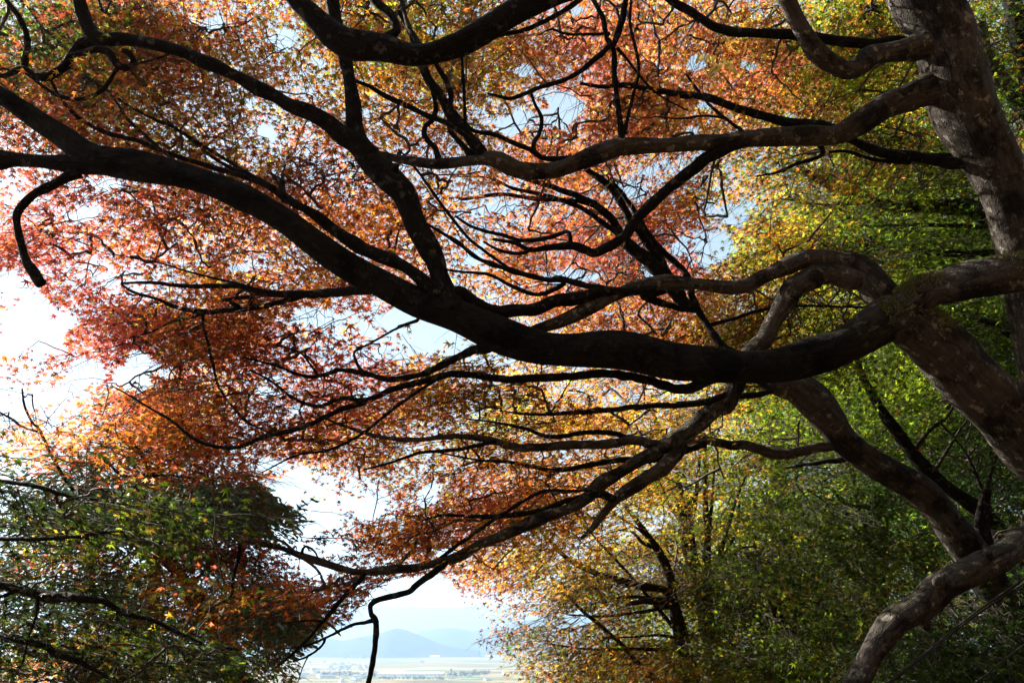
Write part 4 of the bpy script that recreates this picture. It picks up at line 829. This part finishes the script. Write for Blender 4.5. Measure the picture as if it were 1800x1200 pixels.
r_, b_ = plant_tree('near_left', 'maple_tree', 'near maple with large olive leaves reaching in at the lower left')
crown('near_left', r_, b_, [(80, 1120, 200, 100, 3.4, 5.0, 110), (60, 1010, 150, 50, 3.3, 4.6, 36), (60, 840, 120, 90, 3.3, 4.6, 36), (200, 905, 210, 34, 3.5, 4.8, 52), (330, 1160, 130, 46, 3.8, 5.0, 44), (440, 915, 110, 18, 3.7, 4.4, 9)], size=.035, shape=SHAPE7, per=28, L=(.28, .48), bias=(.5, .1, 0), pal='N3D6Y2G1', dull=.45, plate=4, psize=.22)  # pal and dull put the dark of shaded silhouettes into the leaf colour
r_, b_ = plant_tree('orange', 'maple_tree', 'orange maple glowing in front of the cedars at the lower left')
crown('orange', r_, b_, [(320, 785, 130, 85, 5.9, 7.4, 120), (150, 960, 120, 30, 5.9, 7, 32), (420, 1020, 90, 60, 5.9, 7, 56), (110, 740, 140, 50, 6.4, 8, 36), (270, 930, 60, 30, 6.4, 8, 14), (440, 1120, 90, 60, 6.6, 8.4, 24), (100, 1150, 150, 60, 6.6, 8.4, 40), (300, 1010, 70, 40, 5.9, 7, 16), (250, 1130, 150, 60, 5.9, 7, 26)], size=.040, bias=(-.2, .1, 0), pal='O7P2G1Y1')

# ------------------------------------------------------------------ cedars
def cedar_foliage(key, root, base, regions, n_strips=34, size=.06):
    xs, ys, dd = [], [], []
    for (cx, cy, rx, ry, d0, d1, n) in regions:
        a = rng.uniform(0, 2 * math.pi, n); r = np.sqrt(rng.uniform(0, 1, n))
        x = cx + rx * r * np.cos(a); y = cy + ry * r * np.sin(a); k = openness(x, y) > .3
        xs.append(x[k]); ys.append(y[k]); dd.append(rng.uniform(d0, d1, n)[k])
    x, y, d = map(np.concatenate, (xs, ys, dd)); ns = len(x); anchor = P(x, y, d)
    wood = BR[key][0]['path']
    near = np.array([wood[np.argmin(((wood - a) ** 2).sum(1))] for a in anchor])
    h = anchor - near; h[:, 2] = 0; h = unit(h + rng.normal(0, .15, h.shape)); h[:, 2] = -.35; h = unit(h)
    s = unit(np.cross(h, [0, 0, 1.0]))
    idx = np.repeat(np.arange(ns), n_strips); nl = len(idx)
    u = rng.uniform(-.5, .5, nl); w = rng.normal(0, .16, nl)
    pos = anchor[idx] + h[idx] * (u * .42)[:, None] + s[idx] * w[:, None] + rng.normal(0, .05, (nl, 3))
    qx, qy, _ = project(pos); ok = openness(qx, qy) > rng.uniform(0, .5, nl); pos, idx, w = pos[ok], idx[ok], w[ok]; nl = len(idx)
    t = unit(h[idx] + s[idx] * np.sign(w)[:, None] * .8 + rng.normal(0, .45, (nl, 3)) + np.array([0, 0, -.25]))
    n_ = unit(np.cross(t, rng.normal(0, 1, (nl, 3))))
    sz = size * rng.lognormal(0, .3, nl)
    tpl = np.array([(0, -.1), (.13, .15), (.06, .45), (.12, .6), (0, 1.0), (-.12, .62), (-.05, .42), (-.13, .15)])
    v = pos[:, None] + sz[:, None, None] * (tpl[None, :, 1, None] * t[:, None] + tpl[None, :, 0, None] * n_[:, None] * 1.2)
    f = np.array([(0, 1, 7), (1, 2, 6), (1, 6, 7), (2, 3, 5), (2, 5, 6), (3, 4, 5)])
    tris = (np.arange(nl)[:, None, None] * 8 + f[None]).reshape(-1, 3)
    col = np.array([.06, .10, .06]) * rng.lognormal(0, .35, nl)[:, None]
    br_ = rng.uniform(0, 1, ns)[idx] < .06; col[br_] = np.array([.10, .045, .02])
    fc = np.repeat(np.concatenate([col, np.ones((nl, 1))], 1), 6, axis=0)
    tw = twig_connect(wood, None, anchor)
    tv, tq = thin_tubes([(p, r * 1.5) for p, r in tw])
    verts = np.vstack([v.reshape(-1, 3), tv]); quads = tq + nl * 8
    mi = np.concatenate([np.zeros(len(tris), int), np.ones(len(quads), int)])
    fc = np.vstack([fc, np.full((len(quads), 4), .04)])
    mesh_from('crown', verts, tris, [NEEDLE, TWIG], root, base, smooth=mi.astype(bool), quads=quads, mat_idx=mi, face_col=fc)

r_, b_ = plant_tree('cedar_left', 'cedar_tree', 'dark cedar furthest to the left with its trunk behind the near maple')
cedar_foliage('cedar_left', r_, b_, [(150, 900, 110, 60, 6.0, 8.0, 90), (120, 1000, 150, 50, 6.0, 8.0, 50), (140, 1110, 150, 90, 6.0, 8.0, 90), (165, 830, 50, 40, 6.6, 7.6, 24)])
r_, b_ = plant_tree('cedar_right', 'cedar_tree', 'dark cedar with drooping sprays reaching towards the view of the plain')
cedar_foliage('cedar_right', r_, b_, [(450, 880, 90, 18, 5.2, 7, 34), (360, 905, 120, 46, 5.6, 7.4, 40), (490, 1088, 36, 42, 5.4, 6.8, 64), (240, 905, 190, 36, 5.2, 7.2, 80), (300, 700, 50, 40, 6.6, 7.6, 30), (280, 720, 50, 45, 7.0, 8.2, 40), (280, 810, 90, 60, 6.8, 8.4, 60), (420, 890, 95, 36, 6.6, 8.2, 110), (330, 930, 150, 50, 6.4, 8.6, 110), (300, 1030, 170, 70, 6.4, 8.6, 130), (470, 1080, 70, 40, 6.6, 8.0, 60), (490, 1130, 30, 40, 6.8, 7.6, 16), (330, 1140, 180, 80, 6.4, 8.6, 120), (475, 880, 40, 25, 6.8, 7.8, 30)])

# ------------------------------------------------------------------ moss on the crook of the great maple
def moss(name, blobs, label):
    MOSS = plain_mat('moss', (.07, .08, .02), (.17, .17, .05), 60)
    V, T_ = [], []
    for (bi, x0, x1, n) in blobs:
        b = BR[A][bi]; k = np.where((b['px'][:, 0] > x0) & (b['px'][:, 0] < x1))[0] + (len(b['path']) - len(b['px']))
        for _ in range(n):
            i = int(rng.choice(k)); i2 = min(i + 1, len(b['path']) - 1)
            f = rng.uniform(); c = b['path'][i] * (1 - f) + b['path'][i2] * f
            t = unit(b['path'][i2] - b['path'][i - 1]); upv = np.array([0, -.25, 1.0]); upv = unit(upv - t * (upv @ t)); side = np.cross(t, upv)
            an = rng.normal(0, .62); dirn = upv * math.cos(an) + side * math.sin(an)
            p = c + dirn * b['rad'][i] * .97
            L_ = rng.uniform(.008, .03); sd_ = unit(rng.normal(0, 1, 3)) * rng.uniform(.0025, .005); tipv = p + unit(dirn + rng.normal(0, .5, 3)) * L_
            j = len(V); V += [p + sd_, p - sd_, tipv]; T_.append((j, j + 1, j + 2))
    o = mesh_from(name, np.array(V), np.array(T_), [MOSS], GREAT, GREAT_B); o['label'] = label
moss('moss', [(a_main, 1555, 1640, 7000), (a_k, 1590, 1640, 4500), (a_k, 1745, 1815, 3500)], 'furry green moss on the crook')

# ------------------------------------------------------------------ cables and the pale sprig
def cable(pts, ds, label, name='utility_cable'):
    p = np.array(pts, float); c = catmull(p, 24); d = np.interp(np.linspace(0, 1, len(c)), np.linspace(0, 1, len(ds)), ds)
    path = P(c[:, 0], c[:, 1], d)
    v, t_, q_, vec = tube_geo(path, np.full(len(path), .0055), 8, 0, 1)
    o = mesh_from(name, v, t_, [CABLE], None, None, smooth=True, quads=q_); tag(o, label, 'cable', 'cables in the lower right corner')
CABLE = plain_mat('cable_rubber', (.008, .008, .009), (.016, .016, .017), 30, .9)
cable([(2300, 620, 0), (2000, 872, 0), (1800, 1016, 0), (1700, 1087, 0), (1633, 1142, 0), (1558, 1202, 0), (1400, 1330, 0)], [5.0, 4.6, 4.2], 'black cable slanting down in front of the leaves below the pale limb')
cable([(2300, 650, 0), (2000, 886, 0), (1800, 1024, 0), (1700, 1092, 0), (1633, 1146, 0), (1562, 1202, 0), (1405, 1330, 0)], [5.05, 4.65, 4.25], 'thinner lower strand hanging just under the long black cable')
cable([(2200, 900, 0), (1900, 1070, 0), (1800, 1133, 0), (1728, 1190, 0), (1650, 1250, 0)], [4.9, 4.5], 'short length of black cable cutting the very corner')

def sprig():
    LM = leaf_mat('pale_yellow_leaflet', .7, .7)
    d = 5.9; base = P(1300, 98, d); root = empty('leaf_sprig', base); tag(root, 'pale yellow pinnate leaves hanging in the gap under the curved limb', 'leaf sprig')
    tips = [((1262, 98), (1228, 97), 6, 28), ((1290, 105), (1250, 118), 5, 30), ((1268, 102), (1288, 118), 5, 26)]
    stem = []
    for (x0, y0), (x1, y1), n, ln in tips:
        a, b = P(x0, y0, d), P(x1, y1, d + .06); m = (a + b) / 2 + np.array([0, 0, .02])
        path = catmull([a, m, b], 8); v, t_, q_, vec = tube_geo(path, np.linspace(.0022, .0012, len(path)), 6, 0, 2); mesh_from('stem', v, t_, [TWIG], root, base, smooth=True, quads=q_)
        for i in range(n):
            f = (i + .6) / n; p = a * (1 - f) + b * f + np.array([0, 0, .02 * (1 - (2 * f - 1) ** 2)])
            L_ = ln * d / F * rng.uniform(.75, 1.0); dirn = unit(np.array([rng.uniform(-.5, .1) + (.5 if x1 > x0 else 0), rng.uniform(-.2, .2), -1.0])); sx = unit(np.cross(dirn, rng.normal([0, 1, 0], .35)))
            tpl = [(0, 0), (.12, .2), (.16, .45), (.1, .75), (0, 1), (-.1, .75), (-.16, .45), (-.12, .2)]
            vv = np.array([p + L_ * (y_ * dirn + x_ * sx + .12 * x_ * x_ * np.cross(sx, dirn)) for x_, y_ in tpl]); th = np.cross(sx, dirn) * .0004
            tt = np.array([(0, 1, 7), (1, 2, 7), (2, 6, 7), (2, 3, 6), (3, 5, 6), (3, 4, 5)])
            mesh_from('leaflet', vv, tt, [LM], root, base, face_col=np.tile([.9, .74, .24, 1], (6, 1)))
    link = catmull([P(1268, 100, d), P(1300, 98, d), P(1345, 108, d), P(1395, 118, d + .1), P(1450, 112, 5.6)], 8)
    v, t_, q_, vec = tube_geo(link, np.linspace(.0022, .003, len(link)), 6, 0, 3); mesh_from('stem', v, t_, [TWIG], root, base, smooth=True, quads=q_)
sprig()

# ------------------------------------------------------------------ the far plain: houses, greenhouse, tree rows
WALLM = plain_mat('house_wall', (.5, .48, .44), (.62, .6, .56), .3); ROOFM = plain_mat('house_roof', (.10, .11, .13), (.2, .2, .22), .3); GLASSH = plain_mat('greenhouse_film', (.62, .68, .72), (.75, .8, .84), .2, .3)
WHITE = plain_mat('white_sheet_wall', (.7, .7, .7), (.8, .8, .8), .2)
def house_geo(w, l, h, rf):
    v = [(-w, -l, 0), (w, -l, 0), (w, l, 0), (-w, l, 0), (-w, -l, h), (w, -l, h), (w, l, h), (-w, l, h), (-w - .4, -l - .4, h - .2), (w + .4, -l - .4, h - .2), (w + .4, l + .4, h - .2), (-w - .4, l + .4, h - .2), (0, -l - .4, h + rf), (0, l + .4, h + rf)]
    q = [(0, 1, 5, 4), (1, 2, 6, 5), (2, 3, 7, 6), (3, 0, 4, 7), (8, 12, 13, 11), (9, 10, 13, 12)]; t = [(8, 9, 12), (10, 11, 13)]
    return np.array(v, float), t, q
for i in range(64):
    if i < 40: px, py = rng.uniform(515, 665), rng.uniform(1163, 1199)
    elif i < 52: px, py = rng.uniform(780, 900), rng.uniform(1135, 1146)
    else: px, py = rng.uniform(540, 900), rng.uniform(1152, 1196)
    if 660 < px < 780 and py > 1165: px += 130
    p = ray_plain(px, py); w, l, h = rng.uniform(3.5, 6), rng.uniform(5, 10), rng.uniform(3, 6.5)
    if rng.uniform() < .12: l *= 2.6; w *= 1.6
    v, t_, q_ = house_geo(w, l, h, rng.uniform(1.5, 3)); a = rng.uniform(0, math.pi)
    o = mesh_from('house', v, t_, [WALLM, ROOFM], quads=q_, mat_idx=[0, 0] + [0] * 4 + [1, 1]); o.location = p; o.rotation_euler = (0, 0, a)
    tag(o, 'small pale house with a dark pitched roof in the hazy village', 'house', 'village houses on the plain')
gh = ray_plain(722, 1185); root = empty('greenhouse', gh); tag(root, 'long pale greenhouse with many ridged bays on the plain', 'greenhouse')
nb = 16; wv = 170 / nb
for i in range(nb):
    x0 = -85 + i * wv; v, t_, q_ = house_geo(wv / 2 - .1, 62, 4, 2.4); v[:, 0] += x0 + wv / 2; v[8:, 1] *= .995
    mesh_from('bay', v, t_, [GLASSH], root, None, quads=q_)
for px, py, w, lab in ((808, 1147, 34, 'long white shed at the foot of the small peak'), (764, 1155, 13, 'short white shed left of the long white one on the plain')):
    p = ray_plain(px, py); v, t_, q_ = house_geo(12, w * np.linalg.norm(p[:2]) / F / 2 * 1.2, 7, 3); o = mesh_from('shed', v, t_, [WHITE], quads=q_); o.location = p; o.rotation_euler = (0, 0, math.pi / 2); tag(o, lab, 'shed')
HEDGE = plain_mat('far_trees', (.02, .035, .015), (.05, .065, .025), .15)
def tree_row(p0, p1, n, h, label):
    V, T_ = [], []
    for i in range(n):
        f = rng.uniform(); px, py = p0[0] + (p1[0] - p0[0]) * f, p0[1] + (p1[1] - p0[1]) * f + rng.normal(0, .6)
        c = ray_plain(px, py); rr = rng.uniform(.5, 1) * h
        for k in range(26):
            q = c + np.array([0, 0, rr * .6]) + rng.normal(0, .33, 3) * rr; q[2] = max(q[2], PLAIN + .5)
            a, b, d = rng.normal(0, .28, (3, 3)) * rr; j = len(V); V += [q + a, q + b, q + d]; T_.append((j, j + 1, j + 2))
    o = mesh_from('treeline', np.array(V), np.array(T_), [HEDGE]); tag(o, label, 'tree line', kind='stuff')
tree_row((790, 1188), (858, 1184), 36, 8, 'short dark row of trees right of the greenhouse')
tree_row((560, 1186), (660, 1188), 46, 8, 'scattered dark trees among the village houses')
tree_row((600, 1157), (850, 1151), 70, 9, 'far line of trees along the foot of the hill')
tree_row((665, 1192), (780, 1193), 40, 6, 'low hedge in front of the greenhouse')

# ------------------------------------------------------------------ haze over the plain
hz = bpy.data.materials.new('haze_air'); hz.use_nodes = True; t = hz.node_tree; t.nodes.clear()
ho = N(t, 'ShaderNodeOutputMaterial'); pv = N(t, 'ShaderNodeVolumePrincipled'); pv.inputs['Color'].default_value = (.46, .69, 1, 1); pv.inputs['Density'].default_value = .00015; pv.inputs['Anisotropy'].default_value = .3
t.links.new(pv.outputs[0], ho.inputs['Volume'])
x0, x1, y0, y1, z0, z1 = -17000, 17000, -17000, 17000, PLAIN - 3.5, 420
hv = [(x, y, z) for z in (z0, z1) for (x, y) in ((x0, y0), (x1, y0), (x1, y1), (x0, y1))]
hq = [(0, 3, 2, 1), (4, 5, 6, 7), (0, 1, 5, 4), (1, 2, 6, 5), (2, 3, 7, 6), (3, 0, 4, 7)]
ho_ = mesh_from('haze', np.array(hv, float), None, [hz], quads=np.array(hq)); tag(ho_, 'pale blue haze over the far plain', kind='stuff')
